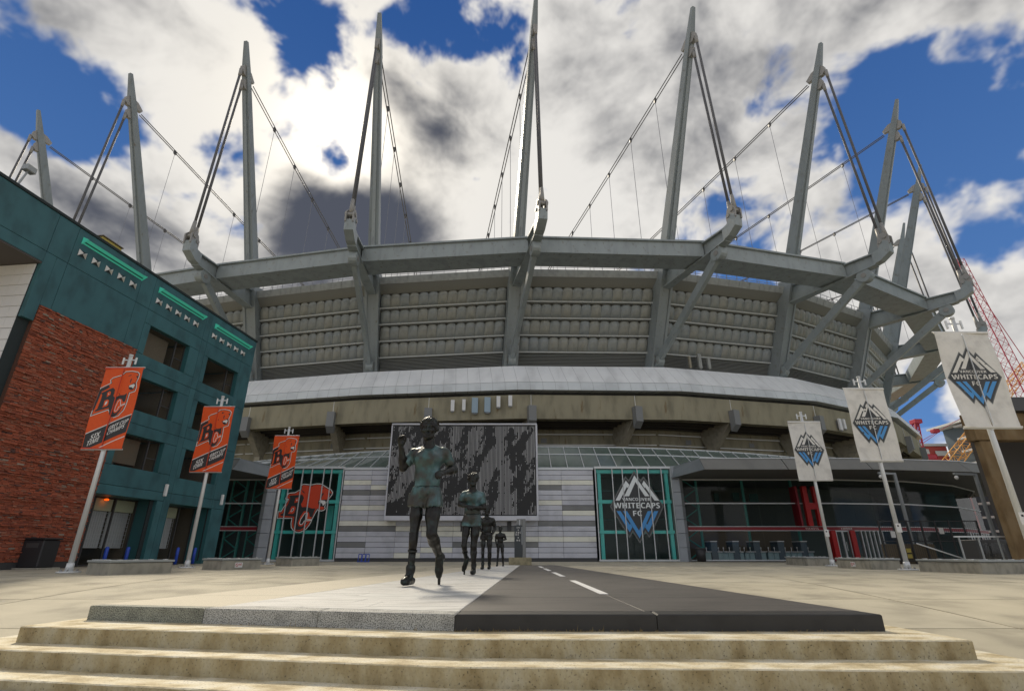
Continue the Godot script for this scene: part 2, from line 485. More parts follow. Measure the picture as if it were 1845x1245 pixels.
			var qx := dx * 2.5; var qy := y * 3.6; var qz := dz * 2.5
			var wa := n2.get_noise_3d(qx * 1.4 + 11.0, qy * 1.4, qz * 1.4) * 0.16
			var wb := n2.get_noise_3d(qx * 1.4, qy * 1.4 + 23.0, qz * 1.4 + 5.0) * 0.16
			var f := n1.get_noise_3d(qx + wa, qy + wb, qz - wa)
			var fl := n1.get_noise_3d(qx + wa + sund.x * 0.07, qy + wb + sund.y * 0.07, qz - wa + sund.z * 0.07)
			var fine_ := n3.get_noise_3d(qx + wb, qy + wa, qz + wb)
			var dens := f * 1.5 + fine_ * 0.22 + c * 0.56 + 0.44
			var alpha := smoothstep(-0.02, 0.34, dens)
			var big := n2.get_noise_3d(qx * 1.1 + 7.0, qy * 1.1, qz * 1.1 + 3.0)
			var thick := big * 0.45 + f * 0.7 + k * (0.85 + 0.5 * f) + (fl - f) * 0.95 + fine_ * 0.38 - 0.04
			var glow := maxf(0.0, dx * sund.x + y * sund.y + dz * sund.z)
			var g1 := pow(glow, 40.0)
			var g2 := pow(glow, 220.0)
			thick = thick - g1 * 0.22 * (1.0 - clampf(k, 0.0, 1.0))
			var shade := smoothstep(-0.35, 0.95, thick)
			# cloud colour from bright and warm to slate
			var cr := lerpf(0.55, 0.055, shade); var cg := lerpf(0.535, 0.061, shade); var cb := lerpf(0.51, 0.080, shade)
			var lit := (1.0 - shade)
			# clouds away from the sun are front-lit, brightened out of view to fill facades
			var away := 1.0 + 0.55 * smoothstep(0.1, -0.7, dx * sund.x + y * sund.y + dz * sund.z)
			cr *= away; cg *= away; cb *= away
			cr += lit * (g1 * 0.12 + g2 * 0.4); cg += lit * (g1 * 0.095 + g2 * 0.36); cb += lit * (g1 * 0.05 + g2 * 0.3)
			# blue, deep overhead, paler low down
			var hz := clampf(y, 0.0, 1.0)
			var up := pow(hz, 0.65)
			var br := lerpf(0.10, 0.008, up); var bg := lerpf(0.22, 0.042, up); var bb := lerpf(0.46, 0.165, up)
			var haze := pow(1.0 - hz, 7.0)
			cr = lerpf(cr, 0.66, haze * 0.5); cg = lerpf(cg, 0.68, haze * 0.5); cb = lerpf(cb, 0.72, haze * 0.5)
			var o := (j * Wd + i) * 3
			data[o] = lerpf(br, cr, alpha); data[o + 1] = lerpf(bg, cg, alpha); data[o + 2] = lerpf(bb, cb, alpha)
	im = Image.create_from_data(Wd, Hd, false, Image.FORMAT_RGBF, data.to_byte_array())
	return ImageTexture.create_from_image(im)

# ------------------------------------------------------------------ the ready order
func _ready() -> void:
	rng.seed = 7
	var cam := Camera3D.new()
	cam.name = "camera"
	cam.position = Vector3(0, EYE, 0)
	cam.rotation = Vector3(deg_to_rad(21.7286), 0, 0)
	cam.fov = 67.42
	cam.near = 0.1
	cam.far = 2000.0
	add_child(cam)
	cam.current = true
	var we := WorldEnvironment.new()
	we.name = "environment"
	var env := Environment.new()
	env.background_mode = Environment.BG_SKY
	var sky := Sky.new()
	var sm := PanoramaSkyMaterial.new()
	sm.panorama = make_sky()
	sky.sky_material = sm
	env.sky = sky
	env.tonemap_mode = Environment.TONE_MAPPER_LINEAR
	env.tonemap_exposure = 1.5
	env.sdfgi_enabled = true
	env.ssao_enabled = true
	env.ssil_enabled = true
	we.environment = env
	add_child(we)
	var sun := DirectionalLight3D.new()
	sun.name = "sun"
	var sd := pixel_dir(612, 245)
	sun.light_energy = 0.85
	sun.light_color = Color(1.0, 0.95, 0.86)
	sun.light_angular_distance = 8.0
	sun.shadow_enabled = true
	add_child(sun)
	sun.look_at_from_position(Vector3.ZERO, -W(sd.x, sd.y, sd.z), Vector3.UP)
	make_materials()
	make_ground()
	make_stadium()
	make_entrance()
	make_halls()
	make_teal_building()
	make_right_side()
	make_plinth()
	make_statues()
	make_poles()
	make_small_things()
	make_litter()

# ------------------------------------------------------------------ ground, plinth, steps
func plaza_h(z: float) -> float:
	if z >= 16.0:
		return -0.02
	return -0.02 - 0.7 * pow((16.0 - z) / 12.0, 1.5)

func make_ground() -> void:
	var g := S(true)
	var zs := [-400.0, -30.0, 0.0, 2.0, 4.0, 6.0, 8.0, 10.0, 12.0, 14.0, 16.0, 30.0, 60.0, 900.0]
	for i in zs.size() - 1:
		var h0 := plaza_h(maxf(zs[i], 2.0)) - 0.03
		var h1 := plaza_h(maxf(zs[i + 1], 2.0)) - 0.03
		quad(g, W(-900, h0, zs[i]), W(-900, h1, zs[i + 1]), W(900, h1, zs[i + 1]), W(900, h0, zs[i]))
	var gr := structure(obj("ground", g, M.plaza_far))
	# large cast slabs with open joints
	var xs := [-26.0, -20.4, -14.8, -9.2, -3.6, 2.0, 7.2, 12.4, 17.6, 22.8, 28.0]
	var zb := [2.6, 5.7, 8.3, 11.0, 13.9, 17.2, 21.0, 25.0, 29.5, 34.5, 39.6]
	for i in xs.size() - 1:
		for j in zb.size() - 1:
			var gap := 0.018
			var p := []
			var z0: float = zb[j] + gap
			var z1: float = zb[j + 1] - gap
			var x0: float = xs[i] + gap
			var x1: float = xs[i + 1] - gap
			var st := S(true)
			var n := 3 if z0 < 16.0 else 1
			for k in n:
				var za := lerpf(z0, z1, float(k) / n)
				var zc := lerpf(z0, z1, float(k + 1) / n)
				quad(st, W(x0, plaza_h(za), za), W(x0, plaza_h(zc), zc), W(x1, plaza_h(zc), zc), W(x1, plaza_h(za), za))
			var sk := S()
			for e in [[x0, z0, x1, z0], [x0, z1, x1, z1], [x0, z0, x0, z1], [x1, z0, x1, z1]]:
				quad(sk, W(e[0], plaza_h(e[1]), e[1]), W(e[2], plaza_h(e[3]), e[3]), W(e[2], plaza_h(e[3]) - 0.035, e[3]), W(e[0], plaza_h(e[1]) - 0.035, e[1]))
			st.generate_normals()
			sk.generate_normals()
			var me := st.commit()
			sk.commit(me)
			put_mesh("paving_slab", me, M.plaza if (i * 7 + j * 3) % 5 < 3 else M.plaza2, gr)

func make_litter() -> void:
	var st := S()
	for k in 60:
		var z := rng.randf_range(5.5, 26.0)
		var x := rng.randf_range(-16.0, 17.0)
		if x > xl(z) - 0.3 and x < xr(z) + 0.3: continue
		var r := rng.randf_range(0.012, 0.035)
		var c := W(x, plaza_h(z) + 0.004, z)
		var a := rng.randf() * TAU
		quad(st, c + Vector3(cos(a), 0.1, sin(a)) * r, c + Vector3(-sin(a), 0.05, cos(a)) * r * 0.7, c - Vector3(cos(a), -0.2, sin(a)) * r, c + Vector3(sin(a), 0.1, -cos(a)) * r * 0.7)
	var l := obj("litter", st, M.print_white)
	stuff(l)
	tag(l, "tiny pale scraps of litter scattered over the square", "litter")

func xl(z: float) -> float: return -5.34 + 0.1815 * (z - 7.3)
func xw(z: float) -> float: return -3.68 + 0.148 * (z - 6.9)
func xb(z: float) -> float: return -0.62 + 0.0465 * (z - 6.3)
func xr(z: float) -> float: return 4.02 - 0.0795 * (z - 6.27)

# slab between four plan points, top at h1, with small chamfer at the top edge
func slab(st: SurfaceTool, p: Array, h0: float, h1: float, bev := 0.006) -> void:
	var c := Vector2.ZERO
	for q in p: c += q
	c /= p.size()
	var n := p.size()
	var top := []
	for q in p:
		top.append(q + (c - q).normalized() * bev * 1.5)
	for i in n:
		var j := (i + 1) % n
		quad(st, W(p[i].x, h0, p[i].y), W(p[j].x, h0, p[j].y), W(p[j].x, h1 - bev, p[j].y), W(p[i].x, h1 - bev, p[i].y))
		quad(st, W(p[i].x, h1 - bev, p[i].y), W(p[j].x, h1 - bev, p[j].y), W(top[j].x, h1, top[j].y), W(top[i].x, h1, top[i].y))
	for i in range(1, n - 1):
		tri(st, W(top[0].x, h1, top[0].y), W(top[i].x, h1, top[i].y), W(top[i + 1].x, h1, top[i + 1].y))

func make_plinth() -> void:
	var t := thing("walkway_plinth", "long low granite walkway with a white strip and a dark road strip", "plinth")
	var g := 0.004
	var zf := func(x: float) -> float: return 6.3 + maxf(0.0, (-0.62 - x) * 0.212)
	# body under the slabs
	var st := S()
	slab(st, [Vector2(-5.2, 7.4), Vector2(-0.6, 6.42), Vector2(3.9, 6.40), Vector2(2.2, 28.4), Vector2(-1.5, 28.4)], -0.165, -0.055)
	obj("core", st, M.granite_dark, t)
	# front blocks, full height
	for b in [[-5.34, -3.70, "granite_dark"], [-3.70, -2.22, "granite_grey"], [-2.22, -0.62, "granite_grey"], [-0.62, 1.57, "granite_black"], [1.57, 4.02, "granite_black"]]:
		st = S()
		var x0: float = b[0] + g
		var x1: float = b[1] - g
		var z0: float = zf.call(x0)
		var z1: float = zf.call(x1)
		var d := 0.32
		slab(st, [Vector2(x0, z0), Vector2(x1, z1), Vector2(x1 + (0.02 if x1 < 3.5 else -0.03), z1 + d), Vector2(x0 + (0.06 if x0 < -5.0 else 0.02), z0 + d)], -0.165, 0.0, 0.012)
		var part := obj("front_block", st, M[b[2]] if b[2] != "granite_black" else M.granite_black, t)
		if b[2] == "granite_black":
			part.set_meta("label", "polished black granite front block")
	# strips of slabs running back
	var z := 6.62
	var row := 0
	while z < 28.4:
		var dz := 0.36 + 0.3 * rng.randf()
		var z1 := minf(z + dz, 28.5)
		var mid: float = [0.34, 0.6, 0.47, 0.72][row % 4]
		for half in 2:
			var fa: float = 0.0 if half == 0 else mid
			var fb: float = mid if half == 0 else 1.0
			var pts := []
			for q in [[fa, z], [fb, z], [fb, z1], [fa, z1]]:
				var zz: float = q[1]
				var shift := 0.0
				if row == 0 and q[1] == z:
					var xx: float = lerpf(xw(6.62), xb(6.62), q[0])
					zz = zf.call(xx) + 0.325
				pts.append(Vector2(lerpf(xw(zz) + g, xb(zz) - g, q[0]) + (g if q[0] == fa and half == 1 else 0.0), zz + (g if q[1] == z else -g)))
			if row == 0 and pts[0].y > pts[3].y - 0.02:
				pts[0].y = pts[3].y - 0.02
			st = S()
			slab(st, pts, -0.05, 0.0005 * float((row + half) % 3))
			obj("white_granite_slab", st, M.granite_white if (row * 3 + half) % 4 != 1 else M.granite_white2, t)
		z = z1
		row += 1
	z = 7.45
	row = 0
	while z < 28.4:
		var z1 := minf(z + 1.5, 28.5)
		st = S()
		slab(st, [Vector2(xl(z) + g, z + g), Vector2(xw(z) - g, z + g - (0.32 if row == 0 else 0.0)), Vector2(xw(z1) - g, z1 - g), Vector2(xl(z1) + g, z1 - g)], -0.05, 0.001)
		obj("beige_granite_slab", st, M.granite_beige, t)
		z = z1
		row += 1
	z = 6.625
	row = 0
	while z < 28.4:
		var z1 := minf(z + (1.9 if row < 4 else 3.2), 28.5)
		for half in 2:
			var ml := 1.5 - 0.012 * (z - 8.0)
			var ml1 := 1.5 - 0.012 * (z1 - 8.0)
			st = S()
			if half == 0:
				slab(st, [Vector2(xb(z) + g, z + g), Vector2(ml - g, z + g), Vector2(ml1 - g, z1 - g), Vector2(xb(z1) + g, z1 - g)], -0.05, 0.0)
			else:
				slab(st, [Vector2(ml, z + g), Vector2(xr(z) - g, z + g), Vector2(xr(z1) - g, z1 - g), Vector2(ml1, z1 - g)], -0.05, 0.0)
			obj("road_granite_slab", st, M.granite_road, t)
		z = z1
		row += 1
	for d in [[9.2, 13.4], [15.6, 18.6], [20.2, 22.8], [24.0, 26.2]]:
		st = S()
		var xa: float = 1.48 - 0.012 * (d[0] - 9.2)
		var xc: float = 1.48 - 0.012 * (d[1] - 9.2)
		slab(st, [Vector2(xa - 0.07, d[0]), Vector2(xa + 0.07, d[0]), Vector2(xc + 0.07, d[1]), Vector2(xc - 0.07, d[1])], -0.01, 0.005, 0.001)
		obj("lane_dash", st, M.white_paint, t)
	var wd := S()
	for k in 420:
		var wx := rng.randf_range(-5.2, 3.95)
		if rng.randf() < 0.45: wx = rng.randf_range(-0.6, 1.4)
		var wz: float = zf.call(wx) - rng.randf_range(0.0, 0.03)
		var wh := rng.randf_range(0.008, 0.035) * (2.2 if rng.randf() < 0.05 else 1.0)
		var wp := W(wx, -0.166, wz)
		var wl := Vector3(rng.randf_range(-0.03, 0.03), wh, rng.randf_range(-0.01, 0.04))
		tri(wd, wp, wp + Vector3(0.006, 0, 0.002), wp + wl)
	var weeds := obj("dry_weeds", wd, mat("dry_weed", Color(0.30, 0.22, 0.09), 0.9))
	stuff(weeds)
	tag(weeds, "dry brown weeds in the joint at the foot of the granite front", "weeds")
	# the steps below
	var steps := [
		[-0.165, [-5.66, 6.73, -0.55, 5.81, 4.45, 5.70, 3.95, 12.4, -4.7, 12.4], "topmost weathered concrete step directly below the granite front"],
		[-0.33, [-6.25, 6.42, -0.50, 5.38, 4.97, 5.18, 4.6, 10.0, -5.9, 10.0], "middle weathered concrete step, wider than the one above it"],
		[-0.495, [-6.9, 6.1, -0.45, 4.95, 5.5, 4.68, 5.2, 8.6, -6.6, 8.6], "lowest concrete step in sight, only its tread showing"]]
	for s in steps:
		var pts := []
		var a: Array = s[1]
		for i in range(0, a.size(), 2):
			pts.append(Vector2(a[i], a[i + 1]))
		# subdivide the front so that the worn nose is not perfectly straight
		var front := []
		var seg := 14
		for k in 2:
			for i in seg:
				var q: Vector2 = pts[k].lerp(pts[k + 1], float(i) / seg)
				front.append(q + Vector2(0, rng.randf_range(-0.006, 0.006) if i > 0 else 0.0))
		front.append(pts[2])
		front.append(pts[3]); front.append(pts[4])
		var sp := thing("concrete_step", s[2], "step")
		step_mesh(sp, front, s[0] - 0.9, s[0], steps.find(s))

func step_mesh(sp: Node3D, p: Array, h0: float, h1: float, which: int) -> void:
	var st := S()
	var rs := S()
	var poly := PackedVector2Array()
	for q in p: poly.append(q)
	var inner := PackedVector2Array()
	for i in p.size():
		var a: Vector2 = p[i]
		inner.append(a + Vector2(0, 0.012))
	var ix := Geometry2D.triangulate_polygon(inner)
	for i in range(0, ix.size(), 3):
		var a := inner[ix[i]]; var b := inner[ix[i + 1]]; var c := inner[ix[i + 2]]
		tri(st, W(a.x, h1, a.y), W(b.x, h1, b.y), W(c.x, h1, c.y))
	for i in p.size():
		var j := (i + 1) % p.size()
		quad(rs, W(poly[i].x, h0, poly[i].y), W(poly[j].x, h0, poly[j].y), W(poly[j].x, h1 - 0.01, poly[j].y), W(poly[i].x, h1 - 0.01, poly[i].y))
		quad(st, W(poly[i].x, h1 - 0.01, poly[i].y), W(poly[j].x, h1 - 0.01, poly[j].y), W(inner[j].x, h1, inner[j].y), W(inner[i].x, h1, inner[i].y))
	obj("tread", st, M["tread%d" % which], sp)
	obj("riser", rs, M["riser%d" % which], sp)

# ------------------------------------------------------------------ stadium
# foot of each mast in plan (right, ahead) and its bearing outwards, degrees; index 5 is the one ahead
const FOOT := [-88.6, 86.9, -71.34, 80.48, -53.98, 74.76, -36.57, 70.06, -18.92, 65.95, -0.30, 63.53, 18.58, 63.92, 36.58, 68.06, 52.39, 76.45, 65.52, 89.72, 74.1, 106.1, 77.9, 124.2]
const BEAR := [-42.0, -31.09, -19.06, -7.66, 2.18, 12.26, 21.90, 31.52, 41.79, 52.58, 63.0, 73.5]
const LEAN := 0.3595

func rp(t: float, r: float, h: float) -> Vector3:
	var i := clampi(int(floor(t)), 0, BEAR.size() - 2)
	var f := t - i
	var a0 := deg_to_rad(BEAR[i]); var a1 := deg_to_rad(BEAR[i + 1])
	var p0 := Vector2(FOOT[i * 2] + r * sin(a0), FOOT[i * 2 + 1] - r * cos(a0))
	var p1 := Vector2(FOOT[i * 2 + 2] + r * sin(a1), FOOT[i * 2 + 3] - r * cos(a1))
	var p := p0.lerp(p1, f)
	return W(p.x, h, p.y)

func lean_r(h: float, off := -0.3) -> float:
	return LEAN * (h - 23.3) + off

func radial(t: float) -> Vector3:
	return (rp(t, 1.0, 0) - rp(t, 0.0, 0)).normalized()

func make_stadium() -> void:
	var t := thing("stadium", "large round stadium with leaning grey masts, ring beam and air cushion facade", "stadium")
	var n_mast := BEAR.size()
	# per-bay facade
	var rows := [[31.20, 33.02], [29.13, 30.95], [27.00, 28.88], [24.92, 26.80]]
	for i in range(0, n_mast - 1):
		var ta := float(i)
		var chord := rp(ta, 2.0, 0).distance_to(rp(ta + 1, 2.0, 0))
		var ins := 1.05 / chord
		var full := i >= 3 and i <= 7
		# dark wall behind the cushions
		var st := S()
		quad(st, rp(ta, lean_r(23.0, -1.0), 23.0), rp(ta + 1, lean_r(23.0, -1.0), 23.0), rp(ta + 1, lean_r(34.4, -1.0), 34.4), rp(ta, lean_r(34.4, -1.0), 34.4))
		quad(st, rp(ta, -1.1, 23.0), rp(ta + 1, -1.1, 23.0), rp(ta + 1, -9, 23.0), rp(ta, -9, 23.0))
		quad(st, rp(ta, 2.6, 34.5), rp(ta + 1, 2.6, 34.5), rp(ta + 1, -9, 34.5), rp(ta, -9, 34.5))
		quad(st, rp(ta, -9, 0), rp(ta + 1, -9, 0), rp(ta + 1, -9, 34.5), rp(ta, -9, 34.5))
		obj("backing_wall", st, M.facade_back, t)
		# cushions
		var nc := 13
		var joined := S(true)
		var rail := S()
		for rw in rows.size():
			var h0: float = rows[rw][0]
			var h1: float = rows[rw][1]
			var me: ArrayMesh = null
			for c in nc:
				var u0 := ta + ins + (1.0 - 2.0 * ins) * c / nc
				var u1 := ta + ins + (1.0 - 2.0 * ins) * (c + 1) / nc
				var b0 := rp(u0, lean_r(h0), h0); var b1 := rp(u1, lean_r(h0), h0)
				var t0 := rp(u0, lean_r(h1), h1)
				var ex := b1 - b0
				var ey := t0 - b0
				var ez := ey.cross(ex).normalized() * -1.0
				if ez.dot(radial(u0)) < 0: ez = -ez
				var xf := Transform3D(Basis(ex, ey, ez), b0)
				if full:
					if me == null:
						me = cushion_mesh()
					var o := put_mesh("facade_cushion", me, M["cushion%d" % ([0, 0, 1, 0, 2, 1][rng.randi() % 6] if rw != 3 else [1, 1, 0, 2][rng.randi() % 4])], t)
					o.transform = xf
				else:
					joined.append_from(cushion_mesh(), 0, xf)
			var hb := h0 - 0.09
			quad(rail, rp(ta + ins * 0.7, lean_r(hb, -0.12), hb), rp(ta + 1 - ins * 0.7, lean_r(hb, -0.12), hb), rp(ta + 1 - ins * 0.7, lean_r(hb + 0.14, -0.12), hb + 0.14), rp(ta + ins * 0.7, lean_r(hb + 0.14, -0.12), hb + 0.14))
			quad(rail, rp(ta + ins * 0.7, lean_r(hb, -0.12), hb), rp(ta + 1 - ins * 0.7, lean_r(hb, -0.12), hb), rp(ta + 1 - ins * 0.7, lean_r(hb, -0.9), hb), rp(ta + ins * 0.7, lean_r(hb, -0.9), hb))
			quad(rail, rp(ta + ins * 0.7, lean_r(hb + 0.14, -0.12), hb + 0.14), rp(ta + 1 - ins * 0.7, lean_r(hb + 0.14, -0.12), hb + 0.14), rp(ta + 1 - ins * 0.7, lean_r(hb + 0.14, -0.9), hb + 0.14), rp(ta + ins * 0.7, lean_r(hb + 0.14, -0.9), hb + 0.14))
		if not full:
			stuff(obj("facade_cushions", joined, M.cushion0, t))
		obj("cushion_rail", rail, M.cushion_rail, t)
		# louvres
		var lv := S()
		for k in 9:
			var h := 23.15 + k * 0.175
			quad(lv, rp(ta + ins, lean_r(h, -0.25), h), rp(ta + 1 - ins, lean_r(h, -0.25), h), rp(ta + 1 - ins, lean_r(h + 0.11, -0.42), h + 0.13), rp(ta + ins, lean_r(h + 0.11, -0.42), h + 0.13))
			quad(lv, rp(ta + ins, lean_r(h, -0.25), h), rp(ta + 1 - ins, lean_r(h, -0.25), h), rp(ta + 1 - ins, lean_r(h, -0.6), h), rp(ta + ins, lean_r(h, -0.6), h))
		stuff(obj("louvre_slats", lv, M.louvre, t))
		# parapet: soffit then fascia
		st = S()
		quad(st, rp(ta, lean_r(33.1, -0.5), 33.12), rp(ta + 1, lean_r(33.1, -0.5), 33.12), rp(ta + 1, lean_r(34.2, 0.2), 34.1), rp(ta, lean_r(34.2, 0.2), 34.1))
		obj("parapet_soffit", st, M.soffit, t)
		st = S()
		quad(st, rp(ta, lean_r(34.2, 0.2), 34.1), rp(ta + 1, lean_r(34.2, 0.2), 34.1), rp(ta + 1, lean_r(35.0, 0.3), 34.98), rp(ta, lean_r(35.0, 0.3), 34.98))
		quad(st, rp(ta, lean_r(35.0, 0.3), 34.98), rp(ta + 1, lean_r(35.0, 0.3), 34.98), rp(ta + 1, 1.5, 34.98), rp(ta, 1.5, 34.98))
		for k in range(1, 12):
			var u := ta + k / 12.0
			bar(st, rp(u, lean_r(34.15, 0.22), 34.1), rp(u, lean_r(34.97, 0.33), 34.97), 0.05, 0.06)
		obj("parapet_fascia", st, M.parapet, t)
		# guard rail along the roof edge
		st = S()
		for k in 13:
			var u := ta + k / 12.0
			bar(st, rp(u, 4.0, 34.9), rp(u, 4.15, 36.0), 0.06, 0.06)
		for hh in [35.45, 35.98]:
			bar(st, rp(ta, 4.12, hh), rp(ta + 1, 4.12, hh), 0.05, 0.05)
		obj("roof_guard_rail", st, M.wire, t)
		# bright sloping band, in panels
		var np_ := 13
		for k in np_:
			var u0 := ta + (k + 0.009) / np_
			var u1 := ta + (k + 0.991) / np_
			st = S()
			quad(st, rp(u0, 4.45, 19.56), rp(u1, 4.45, 19.56), rp(u1, 2.1, 22.35), rp(u0, 2.1, 22.35))
			quad(st, rp(u0, 2.1, 22.35), rp(u1, 2.1, 22.35), rp(u1, -0.6, 22.6), rp(u0, -0.6, 22.6))
			obj("band_panel", st, M.band_up, t)
			st = S()
			quad(st, rp(u0, 4.7, 18.5), rp(u1, 4.7, 18.5), rp(u1, 4.47, 19.52), rp(u0, 4.47, 19.52))
			quad(st, rp(u0, 4.7, 18.5), rp(u1, 4.7, 18.5), rp(u1, 3.4, 18.5), rp(u0, 3.4, 18.5))
			obj("lower_band_panel", st, M.band_low, t)
		st = S()
		quad(st, rp(ta, 4.42, 18.6), rp(ta + 1, 4.42, 18.6), rp(ta + 1, 4.36, 19.54), rp(ta, 4.36, 19.54))
		quad(st, rp(ta, 4.36, 19.54), rp(ta + 1, 4.36, 19.54), rp(ta + 1, 1.98, 22.30), rp(ta, 1.98, 22.30))
		obj("band_backing", st, M.band_seam, t)
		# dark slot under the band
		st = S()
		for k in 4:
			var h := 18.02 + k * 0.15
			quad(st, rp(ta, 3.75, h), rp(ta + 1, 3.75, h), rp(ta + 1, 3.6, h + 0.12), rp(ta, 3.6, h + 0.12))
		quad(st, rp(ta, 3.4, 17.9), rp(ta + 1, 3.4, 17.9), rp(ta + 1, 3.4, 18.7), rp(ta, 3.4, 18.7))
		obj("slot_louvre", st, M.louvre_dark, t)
		# concrete ring girder
		st = S()
		for k in 6:
			var u0 := ta + k / 6.0
			var u1 := ta + (k + 1) / 6.0
			hexa(st, [rp(u0, 4.2, 15.1), rp(u1, 4.2, 15.1), rp(u1, 3.0, 15.1), rp(u0, 3.0, 15.1), rp(u0, 4.2, 18.0), rp(u1, 4.2, 18.0), rp(u1, 3.0, 18.0), rp(u0, 3.0, 18.0)])
		obj("ring_girder", st, M.ring_concrete, t)
		# soffit ribs and the wall behind
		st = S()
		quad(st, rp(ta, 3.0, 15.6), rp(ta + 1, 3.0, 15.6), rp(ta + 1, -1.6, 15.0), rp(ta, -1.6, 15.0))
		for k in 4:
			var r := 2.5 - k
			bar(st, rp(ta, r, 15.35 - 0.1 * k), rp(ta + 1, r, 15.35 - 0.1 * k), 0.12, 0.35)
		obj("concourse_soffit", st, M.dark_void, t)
		st = S()
		quad(st, rp(ta, -1, 10.5), rp(ta + 1, -1, 10.5), rp(ta + 1, -1, 15.1), rp(ta, -1, 15.1))
		obj("concourse_wall", st, M.ring_concrete, t)
		for hh in [14.30, 12.98]:
			st = S()
			bar(st, rp(ta + 0.01, -0.85, hh), rp(ta + 0.99, -0.85, hh), 0.2, 0.13)
			obj("light_pipe", st, M.light_pipe, t)
		for k in 2:
			st = S()
			var u := ta + 0.22 + 0.5 * k
			hexa(st, [rp(u, -0.95, 13.25), rp(u + 0.04, -0.95, 13.25), rp(u + 0.04, -1.1, 13.25), rp(u, -1.1, 13.25), rp(u, -0.95, 13.85), rp(u + 0.04, -0.95, 13.85), rp(u + 0.04, -1.1, 13.85), rp(u, -1.1, 13.85)])
			obj("wall_vent", st, M.bracket_cap, t)
		# body of the building below, behind the halls
		st = S()
		quad(st, rp(ta, -2.0, -0.3), rp(ta + 1, -2.0, -0.3), rp(ta + 1, -2.0, 15.0), rp(ta, -2.0, 15.0))
		obj("lower_wall", st, M.facade_back, t)
	# brackets under the ring girder
	var bt := 5.085 - 0.635 * 6
	while bt < 10.4:
		var rad := radial(bt)
		var side := rad.cross(Vector3.UP).normalized()
		var xf := Transform3D(Basis(rad, Vector3.UP, side * -1.0), rp(bt, 0, 0))
		var br := node_part("bracket", t)
		var st := S()
		prism(st, P2([4.15, 16.3, 4.15, 15.2, 0.9, 12.2, 0.75, 10.6, -0.1, 10.6, -0.1, 12.6, -0.9, 14.0, -0.9, 15.05, 2.9, 15.4, 2.9, 16.3]), xf, -0.38, 0.38)
		obj("bracket_arm", st, M.bracket_concrete, br)
		st = S()
		prism(st, P2([4.95, 16.55, 4.95, 14.75, 4.15, 14.05, 4.15, 16.55]), xf, -0.46, 0.46)
		obj("bracket_cap", st, M.bracket_cap, br)
		st = S()
		prism(st, P2([4.23, 18.0, 4.23, 16.55, 4.19, 16.55, 4.19, 18.0]), xf, -0.03, 0.03)
		obj("joint_strip", st, M.light_pipe, br)
		bt += 0.635
	# masts, arms, struts, cables
	for i in range(1, n_mast):
		var rad := radial(float(i)) if i < n_mast - 1 else radial(i - 0.001)
		var side := rad.cross(Vector3.UP).normalized()
		var base := W(FOOT[i * 2], 0, FOOT[i * 2 + 1])
		var at := func(r: float, h: float, s := 0.0) -> Vector3: return base + rad * r + Vector3.UP * h + side * s
		var mr := func(h: float) -> float: return LEAN * (h - 23.3)
		var lean_up := Vector3(rad.x * LEAN, 1, rad.z * LEAN).normalized()
		var outn := lean_up.cross(side).normalized()
		if outn.dot(rad) < 0: outn = -outn
		# column up to the roof edge: flanges and a set-back web
		var col := node_part("facade_column", t)
		var st := S()
		var c0: Vector3 = at.call(mr.call(21.0), 21.0)
		var c1: Vector3 = at.call(mr.call(35.6), 35.6)
		for sg in [-1.0, 1.0]:
			bar(st, c0 + side * 0.72 * sg, c1 + side * 0.78 * sg, 0.34, 1.7, 0.34, 1.9, outn)
		obj("column_flange", st, M.column, col)
		st = S()
		bar(st, c0 + outn * 0.1, c1 + outn * 0.1, 1.2, 1.25, 1.3, 1.4, outn)
		obj("column_web", st, M.column, col)
		# mast
		var mast := node_part("mast", t)
		st = S()
		var m1: Vector3 = at.call(mr.call(65.5), 65.5)
		var m2: Vector3 = at.call(mr.call(69.6) + 0.1, 69.6)
		bar(st, c1, m1, 1.42, 1.35, 0.86, 0.86, outn)
		bar(st, m1, m2 - outn * 0.25, 0.86, 0.86, 0.5, 0.42, outn)
		obj("mast_shaft", st, M.mast, mast)
		st = S()
		bar(st, c1 + outn * 0.78, m1 + outn * 0.50, 0.5, 0.22, 0.36, 0.16, outn)
		bar(st, c1 - outn * 0.78, m1 - outn * 0.50, 0.5, 0.22, 0.36, 0.16, outn)
		obj("mast_flange", st, M.column, mast)
		st = S()
		for ah in [65.2, 63.3]:
			var o: Vector3 = at.call(mr.call(ah), ah)
			prism(st, P2([0.3, 0.9, 0.9, 0.55, 1.15, -0.3, 0.9, -0.75, 0.3, -0.9]), Transform3D(Basis(outn, lean_up, outn.cross(lean_up)), o), -0.28, 0.28)
		for ah in [65.0]:
			var o: Vector3 = at.call(mr.call(ah), ah)
			prism(st, P2([-0.3, 0.9, -0.9, 0.5, -1.5, -0.55, -1.2, -0.9, -0.3, -0.6]), Transform3D(Basis(outn, lean_up, outn.cross(lean_up)), o), -0.25, 0.25)
		obj("cable_lug", st, M.pin, mast)
		# cantilever arm: flanges and web, in the radial plane
		var xr_ := Transform3D(Basis(rad, Vector3.UP, rad.cross(Vector3.UP)), base)
		var arm := node_part("cantilever_arm", t)
		st = S()
		prism(st, P2([3.2, 32.75, 11.5, 32.95, 15.2, 33.25, 16.3, 33.6, 16.3, 34.45, 3.2, 34.95]), xr_, -0.16, 0.16)
		obj("arm_web", st, M.steel, arm)
		st = S()
		bar(st, at.call(3.2, 32.62), at.call(11.5, 32.82), 1.15, 0.16)
		bar(st, at.call(11.5, 32.82), at.call(15.3, 33.12), 1.15, 0.16, 1.05, 0.16)
		bar(st, at.call(3.2, 35.02), at.call(16.3, 34.53), 1.15, 0.16, 1.05, 0.16)
		obj("arm_flange", st, M.steel, arm)
		st = S()
